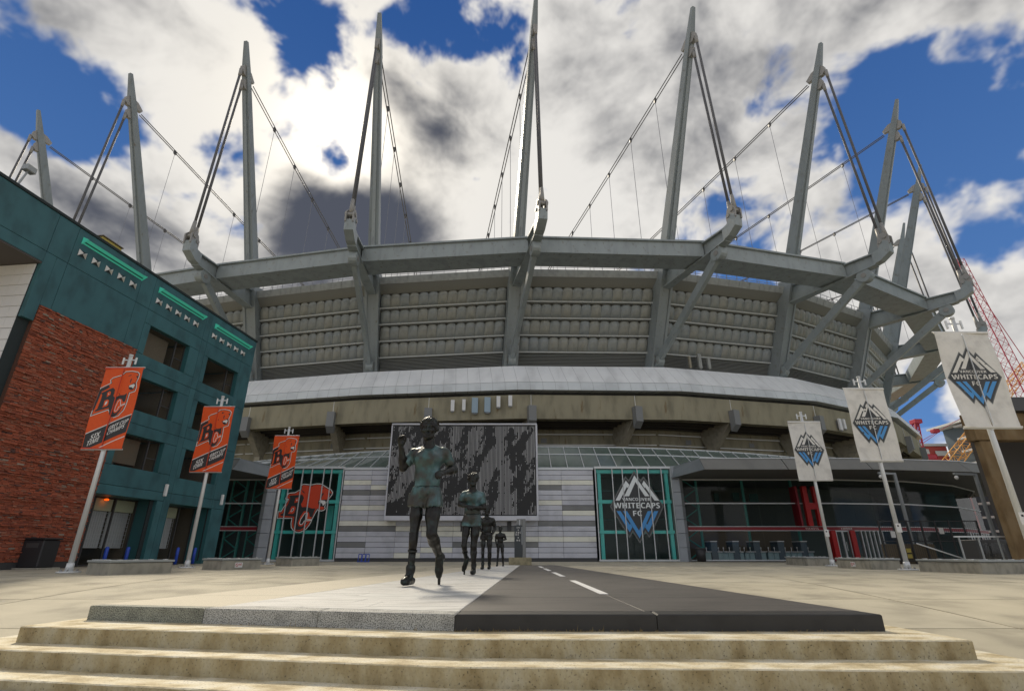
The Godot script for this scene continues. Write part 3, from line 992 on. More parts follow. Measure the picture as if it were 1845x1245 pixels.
		prism(st, P2([15.2, 33.15, 16.0, 33.3, 17.15, 34.0, 17.3, 35.3, 16.7, 35.75, 16.0, 34.75, 15.2, 34.6]), xr_, -0.52, 0.52)
		obj("arm_tip_block", st, M.steel, arm)
		st = S()
		for sg in [-1.0, 1.0]:
			prism(st, P2([16.1, 34.6, 17.4, 35.0, 17.45, 36.2, 16.95, 36.75, 16.35, 36.4, 16.05, 35.4]), xr_, sg * 0.42 - 0.09, sg * 0.42 + 0.09)
		tube(st, at.call(17.0, 36.1, -0.62), at.call(17.0, 36.1, 0.62), 0.28, -1, 10)
		tube(st, at.call(16.4, 35.6, -0.62), at.call(16.4, 35.6, 0.62), 0.24, -1, 10)
		obj("cable_clevis", st, M.pin, arm)
		# strut from the foot of the column
		var strut := node_part("strut", t)
		st = S()
		var s0: Vector3 = at.call(1.0, 23.5)
		var s1: Vector3 = at.call(13.75, 32.3)
		bar(st, s0, s1, 0.5, 0.85, 0.55, 1.0)
		obj("strut_bar", st, M.steel, strut)
		for e in [[s0, 0.72, 0.28], [s1, 0.85, 0.32]]:
			st = S()
			tube(st, e[0] - side * 0.46, e[0] + side * 0.46, e[1], -1, 16)
			obj("strut_end_plate", st, M.steel, strut)
			st = S()
			tube(st, e[0] - side * 0.52, e[0] + side * 0.52, e[2], -1, 12)
			obj("strut_pin", st, M.pin, strut)
		# outer stays
		for k in 2:
			var a: Vector3 = at.call(mr.call(65.0 - 1.9 * k) + 1.1 - 0.1 * k, 64.7 - 1.9 * k)
			var b: Vector3 = at.call(17.0 - 0.6 * k, 36.3 - 0.5 * k)
			var stay := node_part("outer_stay_cable", t)
			st = S(true)
			tube(st, a, b, 0.16, 0.16, 8)
			obj("cable_strand", st, M.cable, stay)
			st = S(true)
			var d := (b - a).normalized()
			tube(st, a, a + d * 1.3, 0.26, 0.2, 8)
			obj("cable_socket", st, M.pin, stay)
			st = S(true)
			tube(st, b - d * 1.9, b, 0.2, 0.3, 8)
			obj("cable_socket", st, M.pin, stay)
		# inner suspension pair to the middle of the roof
		var inner := node_part("roof_cable", t)
		st = S(true)
		var ia: Vector3 = at.call(mr.call(64.6) - 1.4, 64.3)
		var ib: Vector3 = at.call(-92.0, 43.5)
		var hang := S()
		var prev := ia
		for k in range(1, 17):
			var f := k / 16.0
			var q := ia.lerp(ib, f) - Vector3.UP * 2.2 * sin(PI * f)
			for sg in [-1.0, 1.0]:
				tube(st, prev + side * 0.2 * sg, q + side * 0.2 * sg, 0.075, -1, 6, false)
			if k < 16:
				var clamps := S()
				bar(clamps, q - Vector3.UP * 0.45, q + Vector3.UP * 0.2, 0.46, 0.26)
				obj("cable_clamp", clamps, M.cable, inner)
				var low := 33.0 + 5.0 * f
				if k > 0:
					tube(hang, q, Vector3(q.x, low, q.z), 0.036, -1, 4, false)
			prev = q
		obj("cable_pair", st, M.cable, inner)
		stuff(obj("hanger_wires", hang, M.wire, inner))
		# ring beam from this arm to the next
		if i < n_mast - 1:
			st = S()
			var pr := [[8.7, 32.97], [12.0, 32.97], [12.0, 34.8], [12.25, 34.8], [12.25, 35.02], [8.6, 35.02]]
			var g := 0.016
			for k in pr.size():
				var k2 := (k + 1) % pr.size()
				quad(st, rp(i + g, pr[k][0], pr[k][1]), rp(i + 1 - g, pr[k][0], pr[k][1]), rp(i + 1 - g, pr[k2][0], pr[k2][1]), rp(i + g, pr[k2][0], pr[k2][1]))
			obj("ring_beam", st, M.steel, t)
	# roof edge block of plain decking behind the parapet is closed by backing_wall

var _cushion: ArrayMesh = null
func cushion_mesh() -> ArrayMesh:
	if _cushion != null:
		return _cushion
	var st := S(true)
	var nx := 6
	var ny := 6
	var f := func(i: int, j: int) -> Vector3:
		var x := float(i) / nx
		var y := float(j) / ny
		var bx := pow(maxf(0.0, 1.0 - pow(absf(2.0 * x - 1.0), 2.2)), 0.6)
		var top := 0.86 + 0.14 * pow(maxf(0.0, 1.0 - pow(absf(2.0 * x - 1.0), 2.5)), 0.5)
		var by := pow(maxf(0.0, 1.0 - pow(absf(2.0 * y - 1.0), 3.0)), 0.5)
		return Vector3(0.002 + 0.996 * x, y * top, -0.08 + 0.21 * bx * by + 0.16 * by)
	for i in nx:
		for j in ny:
			quad(st, f.call(i, j), f.call(i, j + 1), f.call(i + 1, j + 1), f.call(i + 1, j))
	st.generate_normals()
	_cushion = st.commit()
	return _cushion

# ------------------------------------------------------------------ flat print: layers in the local xy plane of xf
func print_layer(called: String, polys: Array, xf: Transform3D, z: float, m: Material, parent: Node) -> MeshInstance3D:
	var st := S()
	for p in polys:
		prism(st, p, xf, z, z)
	return obj(called, st, m, parent)

func shifted(p: PackedVector2Array, A: Transform2D) -> PackedVector2Array:
	var r := PackedVector2Array()
	for q in p: r.append(A * q)
	return r

func off(p: PackedVector2Array, d: float) -> Array:
	var out := []
	for q in Geometry2D.offset_polygon(p, d, Geometry2D.JOIN_MITER):
		if q.size() >= 3 and not Geometry2D.triangulate_polygon(q).is_empty():
			out.append(q)
	return out

# lettering as flat mesh, centred at c, fitted to a width; slope and slant in the plane
func lettering(called: String, text: String, parent: Node, m: Material, xf: Transform3D, c: Vector2, width: float, z: float, slope := 0.0, slant := 0.0, font := "Droid Sans", height := -1.0, weight := 700) -> MeshInstance3D:
	var tm := TextMesh.new()
	var f := SystemFont.new()
	f.font_names = PackedStringArray([font])
	f.font_weight = weight
	tm.font = f
	tm.text = text
	tm.font_size = 64
	tm.pixel_size = 0.01
	tm.depth = 0.0
	tm.curve_step = 1.0
	var box_ := AABB()
	var st := S()
	var arr := []
	for s in tm.get_surface_count():
		arr.append(tm.surface_get_arrays(s))
	var lo := Vector2(1e9, 1e9); var hi := -lo
	for a in arr:
		for v in a[Mesh.ARRAY_VERTEX]:
			lo = lo.min(Vector2(v.x, v.y)); hi = hi.max(Vector2(v.x, v.y))
	var mid := (lo + hi) * 0.5
	var k := width / maxf(hi.x - lo.x, 0.001)
	var ky := k if height < 0 else height / maxf(hi.y - lo.y, 0.001)
	for a in arr:
		var vs: PackedVector3Array = a[Mesh.ARRAY_VERTEX]
		var ix: PackedInt32Array = a[Mesh.ARRAY_INDEX] if a[Mesh.ARRAY_INDEX] != null else PackedInt32Array(range(vs.size()))
		for i in range(0, ix.size(), 3):
			var q := []
			for j in 3:
				var v := vs[ix[i + j]]
				var p := Vector2((v.x - mid.x) * k, (v.y - mid.y) * ky)
				p.x += p.y * slant
				p.y += p.x * slope
				q.append(xf * Vector3(c.x + p.x, c.y + p.y, z))
			if (q[1] - q[0]).cross(q[2] - q[0]).length() > 1e-9:
				tri(st, q[0], q[1], q[2])
	return obj(called, st, m, parent)

const CAT := {
	"outer": [-0.88,1.11, -0.51,1.34, -0.52,1.60, -0.42,1.69, -0.28,1.72, 0.21,1.66, 0.64,1.75, 1.01,1.73, 1.24,1.60, 1.52,1.44, 1.80,1.30, 1.95,1.11, 1.93,0.93, 1.70,0.60, 1.54,0.30, 1.49,0.06, 1.56,-0.06, 1.45,-0.20, 1.26,-0.25, 1.09,-0.22, 0.96,-0.17, 0.86,-0.39, 0.67,-0.82, 0.64,-0.97, 0.52,-1.24, 0.34,-1.48, 0.12,-1.64, -0.15,-1.75, -0.41,-1.71, -0.64,-1.58, -0.81,-1.38, -0.87,-1.14, -0.86,-0.77, -1.93,-0.77, -1.95,-0.25, -1.73,-0.25, -1.34,0.58, -1.57,0.61, -1.37,1.05],
	"letters": [-1.30,0.86, -0.31,0.93, -0.16,0.70, -0.23,0.40, -0.32,0.25, -0.21,0.04, 0.18,0.06, 0.56,-0.06, 0.81,-0.03, 0.63,-0.65, 0.45,-0.65, 0.37,-0.36, 0.19,-0.22, -0.02,-0.25, -0.22,-0.60, -0.36,-1.07, -0.26,-1.28, -0.04,-1.31, 0.15,-1.17, 0.30,-0.99, 0.39,-0.99, 0.18,-1.34, -0.08,-1.54, -0.36,-1.58, -0.58,-1.41, -0.67,-1.14, -0.68,-0.63, -1.70,-0.56, -1.75,-0.46, -1.55,-0.39, -1.29,0.26, -1.19,0.61, -1.20,0.72],
	"hole1": [-0.78,0.68, -0.57,0.74, -0.48,0.61, -0.55,0.40, -0.83,0.33], "hole2": [-1.01,0.09, -0.76,0.11, -0.65,-0.03, -0.73,-0.36, -0.84,-0.44, -1.18,-0.43, -1.10,-0.29],
	"eye1": [-0.66,0.60, -0.61,0.54, -0.67,0.46, -0.71,0.53], "eye2": [-0.92,-0.05, -0.78,-0.01, -0.79,-0.18, -0.90,-0.29, -1.02,-0.29],
	"chole": [0.04,-0.39, 0.20,-0.31, 0.29,-0.39, 0.28,-0.80, 0.67,-0.82, 0.63,-0.92, 0.12,-0.94, 0.01,-1.17, -0.16,-1.21, -0.25,-1.11, -0.19,-0.80],
	"mouth": [0.95,0.54, 1.53,0.58, 1.54,0.30, 1.38,0.06, 1.12,0.09, 0.95,0.30], "teeth": [0.98,0.44, 1.06,0.54, 1.45,0.49, 1.52,0.33, 1.33,0.14, 1.24,0.30],
	"brow": [1.01,1.39, 1.27,1.41, 1.24,1.34, 1.00,1.34], "ear": [0.10,1.64, 0.40,1.57, 0.37,1.51], "nose": [1.68,1.07, 1.87,1.00, 1.82,0.82, 1.70,0.93],
	"cheek": [1.20,1.07, 1.09,0.86, 1.15,0.65, 1.17,0.81, 1.29,1.00], "neck": [0.11,0.33, 0.25,0.09, 0.18,0.09], "ear2": [-0.40,1.28, -0.12,1.04, -0.17,1.02, -0.34,1.14],
}

func cat_emblem(parent: Node, xf: Transform3D, A: Transform2D, k: float, fill: Material, hole_fill: Material, z0: float, dz: float) -> void:
	var sh := {}
	for n in CAT:
		sh[n] = shifted(P2(CAT[n]), A)
	if z0 < 0.05 or hole_fill == M.print_black:
		print_layer("emblem_outline", [sh.outer], xf, z0, M.print_white, parent)
	print_layer("emblem_edge", off(sh.outer, -0.05 * k), xf, z0 + dz, M.print_black, parent)
	print_layer("emblem_fill", off(sh.outer, -0.10 * k), xf, z0 + 2 * dz, fill, parent)
	print_layer("emblem_letters", [sh.letters], xf, z0 + 3 * dz, M.print_black, parent)
	print_layer("letter_ring", [sh.hole1, sh.hole2], xf, z0 + 4 * dz, fill, parent)
	print_layer("letter_counter", [sh.eye1, sh.eye2, sh.chole], xf, z0 + 5 * dz, M.print_white, parent)
	print_layer("letter_opening", off(sh.chole, -0.05 * k) + off(sh.eye2, -0.035 * k), xf, z0 + 6 * dz, hole_fill, parent)
	print_layer("face_lines", [sh.mouth, sh.brow, sh.ear, sh.nose, sh.cheek, sh.neck, sh.ear2], xf, z0 + 4.5 * dz, M.print_black, parent)
	print_layer("teeth", [sh.teeth], xf, z0 + 6 * dz, M.print_white, parent)

# diamond crest; w and h are half sizes
func crest(parent: Node, xf: Transform3D, c: Vector2, w: float, h: float, z0: float, dz: float, white: Material) -> void:
	var A := Transform2D(Vector2(w, 0), Vector2(0, h), c)
	var dia := shifted(P2([0, 1, 0.23, 0.73, 0.34, 0.85, 1, 0, 0.36, -0.86, 0.23, -0.70, 0, -1, -0.23, -0.70, -0.36, -0.86, -1, 0, -0.34, 0.85, -0.23, 0.73]), A)
	print_layer("crest_outline", [dia], xf, z0, M.print_outline, parent)
	print_layer("crest_field", off(dia, -0.03 * h), xf, z0 + dz, M.print_charcoal, parent)
	var mount := [[0, 0.87, 0.50, 0.28, 0.33, 0.28, 0.02, 0.68, -0.26, 0.28, -0.44, 0.28], [0.34, 0.72, 0.84, 0.16, 0.67, 0.16, 0.36, 0.54, 0.35, 0.50, 0.26, 0.62], [-0.34, 0.72, -0.22, 0.60, -0.28, 0.51, -0.32, 0.54, -0.62, 0.16, -0.78, 0.16]]
	var blues := [[-0.53, -0.13, -0.38, -0.13, 0, -0.66, 0.38, -0.13, 0.53, -0.13, 0, -0.86], [-0.77, -0.13, -0.62, -0.13, -0.32, -0.50, -0.29, -0.47, -0.23, -0.56, -0.34, -0.70], [0.77, -0.13, 0.62, -0.13, 0.32, -0.50, 0.29, -0.47, 0.23, -0.56, 0.34, -0.70]]
	var a := []; var b := []
	for q in mount: a.append(shifted(P2(q), A))
	for q in blues: b.append(shifted(P2(q), A))
	print_layer("crest_peaks", a, xf, z0 + 2 * dz, white, parent)
	print_layer("crest_waves", b, xf, z0 + 2 * dz, M.print_blue, parent)
	lettering("crest_lettering", "VANCOUVER", parent, white, xf, c + Vector2(0, 0.195 * h), 1.04 * w, z0 + 2 * dz, 0, 0, "Droid Sans", 0.085 * h)
	lettering("crest_lettering", "WHITECAPS", parent, white, xf, c + Vector2(0, 0.025 * h), 1.70 * w, z0 + 2 * dz, 0, 0, "Droid Sans", 0.155 * h)
	lettering("crest_lettering", "FC", parent, white, xf, c + Vector2(0, -0.19 * h), 0.33 * w, z0 + 2 * dz, 0, 0, "Droid Sans", 0.145 * h)

# a frame of axes whose xy plane faces the viewer: x right, y up, z towards
func facing(x: float, h: float, z: float, yaw := 0.0) -> Transform3D:
	return Transform3D(Basis(Vector3.UP, yaw), W(x, h, z))

# ------------------------------------------------------------------ entrance block between the halls
func make_entrance() -> void:
	var t := thing("entrance_wall", "long low wall of lilac, cream and grey metal planks under the big screen", "wall", W(0, 0, 40))
	var st := S()
	box(st, Vector3(-12.68, -0.3, -0.9), Vector3(6.12, 6.38, -0.16))
	obj("wall_core", st, M.joint, t)
	st = S()
	box(st, Vector3(-12.72, 6.40, -1.2), Vector3(6.16, 6.56, 0.03))
	obj("coping", st, M.mullion, t)
	st = S()
	box(st, Vector3(-12.68, -0.3, -0.2), Vector3(6.12, 0.17, -0.03))
	obj("base_strip", st, M.frame_dark, t)
	# planks, eighteen courses
	var cols := [-12.68, -10.6, -8.5, -6.6, -4.3, -2.3, 0.4, 1.0, 1.9, 3.72, 6.12]
	var cream := [[2, 0], [3, 1], [7, 0], [7, 1], [10, 0], [10, 1], [11, 2], [11, 3], [11, 4], [15, 3], [2, 8], [2, 9], [6, 8], [8, 9], [13, 7], [13, 8], [13, 9], [13, 5], [12, 4], [12, 5], [16, 2], [12, 3]]
	var dark := [[4, 0], [4, 1], [11, 0], [11, 1], [14, 0], [3, 8], [7, 9], [10, 8], [10, 9], [14, 7], [14, 5], [14, 4], [9, 5], [9, 4], [9, 3], [11, 5], [9, 2]]
	var hh := (6.38 - 0.2) / 17.0
	for r in 17:
		for c in cols.size() - 1:
			if (r + c) % 5 == 2 and c > 1 and c < 6 and r < 8:
				pass
			var x0: float = cols[c] + 0.008
			var x1: float = cols[c + 1] - 0.008
			var y1 := 6.38 - r * hh
			st = S()
			cbox(st, Vector3(x0, y1 - hh + 0.012, -0.12), Vector3(x1, y1 - 0.012, 0.0), 0.01)
			var m: Material = M.panel_lilac if (r * 5 + c * 3) % 4 else M.panel_lilac2
			if [r, c] in cream: m = M.panel_cream
			if [r, c] in dark: m = M.panel_grey
			obj("metal_plank", st, m, t)
	# big display on its frame
	var s := thing("display_board", "wide black display board with broken white vertical dashes above the entrance wall", "display board", W(0, 0, 39.0))
	st = S()
	box(st, Vector3(-9.10, 2.98, -0.9), Vector3(1.85, 9.70, -0.05))
	obj("cabinet", st, M.frame_dark, s)
	st = S()
	cbox(st, Vector3(-9.16, 2.70, -0.95), Vector3(1.90, 3.02, 0.10), 0.02)
	cbox(st, Vector3(-9.16, 9.62, -0.95), Vector3(1.90, 9.74, 0.10), 0.02)
	cbox(st, Vector3(-9.18, 3.02, -0.93), Vector3(-9.08, 9.62, 0.08), 0.02)
	cbox(st, Vector3(1.78, 3.02, -0.93), Vector3(1.92, 9.62, 0.08), 0.02)
	obj("frame", st, M.panel_lilac2, s)
	var iw := 560
	var ih := 340
	var im := Image.create_empty(iw, ih, false, Image.FORMAT_RGB8)
	im.fill(grey(0.010))
	var nz := FastNoiseLite.new()
	nz.seed = 5; nz.frequency = 0.014; nz.fractal_octaves = 6; nz.fractal_gain = 0.68
	var n3 := FastNoiseLite.new()
	n3.seed = 15; n3.frequency = 0.05
	for cx in range(3, iw - 4, 5):
		for y in range(4, ih - 4):
			var v := nz.get_noise_2d(cx * 1.0 + y * 0.28, y * 0.45) + 0.10 * n3.get_noise_2d(cx * 9.0, y * 0.35)
			var stag := n3.get_noise_2d(cx * 31.0, 7.0) * 0.22
			if v + stag > -0.02:
				var c := 0.30 + 0.24 * n3.get_noise_2d(cx * 3.0, y * 0.02 + 50.0) + 0.05 * rng.randf()
				im.set_pixel(cx, y, grey(c))
				im.set_pixel(cx + 1, y, grey(c * 0.95))
				im.set_pixel(cx + 2, y, grey(c * 0.5))
			elif v + stag > -0.12 and (cx * 13 + y / 9 * 7) % 11 < 4:
				im.set_pixel(cx, y, grey(0.09))
	var sm := StandardMaterial3D.new()
	sm.resource_name = "display_face"
	sm.albedo_texture = ImageTexture.create_from_image(im)
	sm.roughness = 0.55
	sm.cull_mode = BaseMaterial3D.CULL_DISABLED
	var fs := SurfaceTool.new()
	fs.begin(Mesh.PRIMITIVE_TRIANGLES)
	for k in [[0, 0], [1, 0], [1, 1], [0, 0], [1, 1], [0, 1]]:
		fs.set_uv(Vector2(k[0], k[1]))
		fs.add_vertex(Vector3(lerpf(-9.08, 1.78, k[0]), lerpf(9.62, 3.02, k[1]), 0.0))
	obj("screen_face", fs, sm, s)
	st = S()
	for x in [-7.0, -3.6, -0.2]:
		box(st, Vector3(x - 0.15, 2.0, -1.05), Vector3(x + 0.15, 9.0, -0.92))
	obj("support_rail", st, M.frame_dark, s)
	# two glazed entrance bays
	glazed_bay(-17.50, -12.76, [0.0, 0.72, 1.65, 2.35, 3.25, 3.82, 4.74], "teal glazed entrance bay bearing an orange and black big cat emblem", true)
	glazed_bay(6.30, 12.0, [0.0, 1.28, 2.05, 3.18, 4.02, 5.0, 5.7], "teal glazed entrance bay bearing a dark diamond crest with blue waves", false)
	# sloping glass roof between the entrance and the ring
	var g := thing("glass_roof", "green sloping glass roof between entrance wall and concrete ring", "glass roof")
	var x := -30.0
	var nodes := []
	while x < 36.1:
		var back := 1.65 * pow((x - 3.0) / 13.0, 2.0)
		var lo := W(x, 6.62, 40.45 + maxf(0.0, absf(x + 2.8) - 14.9) * 0.25)
		var up := W(x, 8.85, 43.6 + back)
		nodes.append([lo, up])
		x += 1.27
	var split := 0.62
	for i in nodes.size() - 1:
		var a: Vector3 = nodes[i][0]; var b: Vector3 = nodes[i + 1][0]
		var c: Vector3 = nodes[i + 1][1]; var d: Vector3 = nodes[i][1]
		for k in 2:
			var f0 := 0.0 if k == 0 else split
			var f1 := split if k == 0 else 1.0
			st = S()
			var dn := Vector3(0.02, -0.03, 0)
			quad(st, a.lerp(d, f0) + dn, b.lerp(c, f0) - Vector3(0.02, 0.03, 0), b.lerp(c, f1) - Vector3(0.02, 0.03, 0), a.lerp(d, f1) + dn)
			obj("roof_pane", st, M.skylight, g)
		st = S()
		bar(st, a, d, 0.05, 0.08)
		obj("glazing_bar", st, M.mullion, g)
	st = S()
	for f in [0.0, split, 1.0]:
		for i in nodes.size() - 1:
			bar(st, nodes[i][0].lerp(nodes[i][1], f), nodes[i + 1][0].lerp(nodes[i + 1][1], f), 0.06, 0.08)
	obj("cross_bar", st, M.mullion, g)
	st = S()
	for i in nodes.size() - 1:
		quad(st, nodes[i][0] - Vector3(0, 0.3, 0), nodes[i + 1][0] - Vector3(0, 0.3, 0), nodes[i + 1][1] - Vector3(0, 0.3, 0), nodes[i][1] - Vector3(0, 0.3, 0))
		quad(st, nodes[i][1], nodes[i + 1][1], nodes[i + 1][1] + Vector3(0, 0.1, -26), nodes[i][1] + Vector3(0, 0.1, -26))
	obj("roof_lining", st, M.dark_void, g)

func glazed_bay(x0: float, x1: float, cuts: Array, label: String, cat: bool) -> void:
	var t := thing("glazed_bay", label, "entrance", W(0, 0, 40))
	var st := S()
	# floors and back of the room behind
	box(st, Vector3(x0, -0.3, -5.0), Vector3(x1, 0.03, -0.1))
	obj("floor", st, M.interior_floor, t)
	st = S()
	box(st, Vector3(x0, 0.03, -5.2), Vector3(x1, 6.5, -5.0))
	box(st, Vector3(x0, 0.03, -5.0), Vector3(x0 + 0.1, 6.5, -0.1))
	box(st, Vector3(x1 - 0.1, 0.03, -5.0), Vector3(x1, 6.5, -0.1))
	box(st, Vector3(x0, 6.45, -5.2), Vector3(x1, 6.62, -0.08))
	obj("room", st, M.interior, t)
	for h in [[1.86, 2.08], [3.98, 4.22], [6.18, 6.44]]:
		st = S()
		box(st, Vector3(x0 + 0.1, h[0], -0.6), Vector3(x1 - 0.1, h[1], -0.14))
		obj("floor_edge", st, M.teal_steel, t)
	st = S()
	for x in [x0 + 0.3, x1 - 0.3]:
		box(st, Vector3(x - 0.13, 0.03, -0.5), Vector3(x + 0.13, 6.45, -0.2))
	obj("post", st, M.teal_steel, t)
	st = S()
	for h in [2.9, 5.0]:
		bar(st, Vector3(x0 + 0.4, h, -1.3), Vector3(x1 - 0.4, h, -1.3), 0.06, 0.06)
	obj("inner_rail", st, M.teal_dark, t)
	if cat:
		st = S()
		box(st, Vector3(x1 - 1.2, 2.15, -1.2), Vector3(x1 - 0.75, 3.9, -1.0))
		obj("inner_panel", st, M.teal_steel, t)
	for i in cuts.size() - 1:
		st = S()
		quad(st, Vector3(x0 + cuts[i] + 0.03, 0.12, -0.02), Vector3(x0 + cuts[i] + 0.03, 6.5, -0.02), Vector3(x0 + cuts[i + 1] - 0.03, 6.5, -0.02), Vector3(x0 + cuts[i + 1] - 0.03, 0.12, -0.02))
		obj("pane", st, M.pane_teal, t)
	for c in cuts:
		st = S()
		box(st, Vector3(x0 + c - 0.03, 0.1, -0.08), Vector3(x0 + c + 0.03, 6.52, 0.05))
		obj("mullion", st, M.mullion, t)
	st = S()
	box(st, Vector3(x0 - 0.06, 0.0, -0.1), Vector3(x1 + 0.06, 0.12, 0.07))
	box(st, Vector3(x0 - 0.06, 6.5, -0.3), Vector3(x1 + 0.06, 6.66, 0.08))
	obj("frame", st, M.mullion, t)
	if cat:
		cat_emblem(t, Transform3D(Basis.IDENTITY, Vector3(-15.344, 3.664, 0.0)), Transform2D.IDENTITY, 1.0, M.print_red, M.print_black, -0.010, 0.002)
	else:
		crest(t, Transform3D(Basis.IDENTITY, Vector3(9.26, 3.76, 0.0)), Vector2.ZERO, 2.0, 2.58, -0.010, 0.002, M.print_silver)

# ------------------------------------------------------------------ ticket halls left and right
func make_halls() -> void:
	hall("ticket_hall", "dark glazed ticket hall with red lintel, red letter H and grey canopy", [[12.95, 40.4], [24.0, 40.4], [30.5, 41.4], [36.5, 44.2], [42.0, 48.6], [46.5, 54.5]], true)
	hall("side_hall", "dark glazed hall with red lintel between the teal building and the cat emblem", [[-18.8, 40.4], [-22.5, 40.4], [-29.0, 42.6]], false)
	for s in [[12.02, 12.92, "grey tiled pier between the diamond crest bay and the ticket hall"], [-18.72, -17.60, "grey tiled pier beside the big cat emblem bay"]]:
		var t := thing("pier", s[2], "pier")
		var left: bool = s[0] < 0
		var st := S()
		for k in 7:
			st = S()
			var h0 := -0.05 + k * 0.96
			var x0: float = s[0]
			var x1: float = s[1]
			# plan is a splayed wedge
			var p := [[x0, 39.86], [x0 + 0.48, 39.62], [x1, 40.3], [x1, 41.6], [x0, 41.6]] if not left else [[x0, 40.3], [x1 - 0.55, 39.62], [x1, 39.86], [x1, 41.6], [x0, 41.6]]
			var pts := []
			for q in p: pts.append(Vector2(q[0], q[1]))
			slab(st, pts, h0 + 0.015, h0 + 0.95, 0.012)
			obj("pier_panel", st, M.pilaster, t)

func hall(called: String, label: String, line: Array, right: bool) -> void:
	var t := thing(called, label, "ticket hall" if right else "hall")
	var top := 5.78
	var st := S()
	var sgn := 1.0 if right else -1.0
	var outward := []
	for i in line.size():
		var a := Vector2(line[maxi(i - 1, 0)][0], line[maxi(i - 1, 0)][1])
		var b := Vector2(line[mini(i + 1, line.size() - 1)][0], line[mini(i + 1, line.size() - 1)][1])
		var d := (b - a).normalized()
		outward.append(Vector2(d.y, -d.x) * sgn)
	var P := func(i: int, o: float, h: float) -> Vector3:
		return W(line[i][0] + outward[i].x * o, h, line[i][1] + outward[i].y * o)
	for i in line.size() - 1:
		var a := P.bind(i)
		var len_ := Vector2(line[i][0], line[i][1]).distance_to(Vector2(line[i + 1][0], line[i + 1][1]))
		var L := func(f: float, o: float, h: float) -> Vector3: return (P.call(i, o, h) as Vector3).lerp(P.call(i + 1, o, h), f)
		# room: floor, back, ceiling
		st = S()
		quad(st, L.call(0, 0.2, 0.0), L.call(1, 0.2, 0.0), L.call(1, -8, 0.0), L.call(0, -8, 0.0))
		obj("floor", st, M.interior_floor, t)
		st = S()
		quad(st, L.call(0, -8, 0.0), L.call(1, -8, 0.0), L.call(1, -8, 6.6), L.call(0, -8, 6.6))
		quad(st, L.call(0, 0.0, 6.0), L.call(1, 0.0, 6.0), L.call(1, -8, 6.0), L.call(0, -8, 6.0))
		obj("room", st, M.interior, t)
		# glass in two storeys with bars
		var n := int(ceil(len_ / 3.4))
		for k in n:
			var f0 := float(k) / n
			var f1 := float(k + 1) / n
			for hh in [[2.36, 3.95], [4.05, 5.68]]:
				st = S()
				quad(st, L.call(f0 + 0.004, 0, hh[0]), L.call(f1 - 0.004, 0, hh[0]), L.call(f1 - 0.004, 0, hh[1]), L.call(f0 + 0.004, 0, hh[1]))
				obj("pane", st, M.pane_dark, t)
			st = S()
			quad(st, L.call(f0 + 0.004, -0.02, 0.1), L.call(f1 - 0.004, -0.02, 0.1), L.call(f1 - 0.004, -0.02, 2.08), L.call(f0 + 0.004, -0.02, 2.08))
			obj("lower_pane", st, M.pane, t)
		for hh in [4.0, 5.72, 0.06]:
			st = S()
			bar(st, L.call(0, 0.02, hh), L.call(1, 0.02, hh), 0.08, 0.09)
			obj("transom", st, M.mullion, t)
		# red lintel
		st = S()
		hexa(st, [L.call(0, 0.12, 2.1), L.call(1, 0.12, 2.1), L.call(1, -0.1, 2.1), L.call(0, -0.1, 2.1), L.call(0, 0.12, 2.33), L.call(1, 0.12, 2.33), L.call(1, -0.1, 2.33), L.call(0, -0.1, 2.33)])
		obj("red_lintel", st, M.red_band, t)
		st = S()
		for hh in [2.075, 2.36]:
			bar(st, L.call(0, 0.13, hh), L.call(1, 0.13, hh), 0.05, 0.04)
		obj("lintel_edge", st, M.mullion, t)
		# canopy: soffit, sloping fascia, top
		var ext := 5.0
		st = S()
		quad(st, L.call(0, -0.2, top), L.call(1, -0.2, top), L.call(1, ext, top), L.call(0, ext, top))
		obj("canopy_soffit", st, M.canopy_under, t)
		var np_ := maxi(1, int(round(len_ / 4.5)))
		for k in np_:
			st = S()
			var f0 := float(k) / np_ + 0.002
			var f1 := float(k + 1) / np_ - 0.002
			quad(st, L.call(f0, ext, top), L.call(f1, ext, top), L.call(f1, ext - 0.75, top + 0.84), L.call(f0, ext - 0.75, top + 0.84))
			obj("canopy_fascia", st, M.canopy, t)
		st = S()
		quad(st, L.call(0, ext - 0.75, top + 0.84), L.call(1, ext - 0.75, top + 0.84), L.call(1, -10.0, top + 1.6), L.call(0, -10.0, top + 1.6))
		obj("canopy_top", st, M.canopy, t)
		st = S()
		bar(st, L.call(0, ext - 0.74, top + 0.86), L.call(1, ext - 0.74, top + 0.86), 0.06, 0.05)
		obj("canopy_edge", st, M.mullion, t)
	st = S()
	for e in [0, line.size() - 1]:
		quad(st, P.call(e, -0.12, 0.0), P.call(e, -8, 0.0), P.call(e, -8, 6.6), P.call(e, -0.12, 6.6))
	obj("end_wall", st, M.interior, t)
	# end cheek of the canopy, splayed towards the entrance
	st = S()
	var e0: Vector3 = P.call(0, 5.0, top)
	var e1: Vector3 = P.call(0, 4.25, top + 0.84)
	var pier_ := W(line[0][0] - sgn * 0.95, top, line[0][1] - 0.55)
	var pier_b := W(line[0][0] - sgn * 0.95, top + 0.55, line[0][1] + 0.4)
	tri(st, e0, e1, pier_)
	tri(st, e1, pier_b, pier_)
	tri(st, e1, W(line[0][0] - sgn * 0.95, top + 0.84, line[0][1] + 0.4), pier_b)
	obj("canopy_cheek", st, M.canopy_cheek, t)
	st = S()
	tri(st, e0, pier_, P.call(0, -0.2, top))
	obj("canopy_soffit", st, M.canopy_under, t)
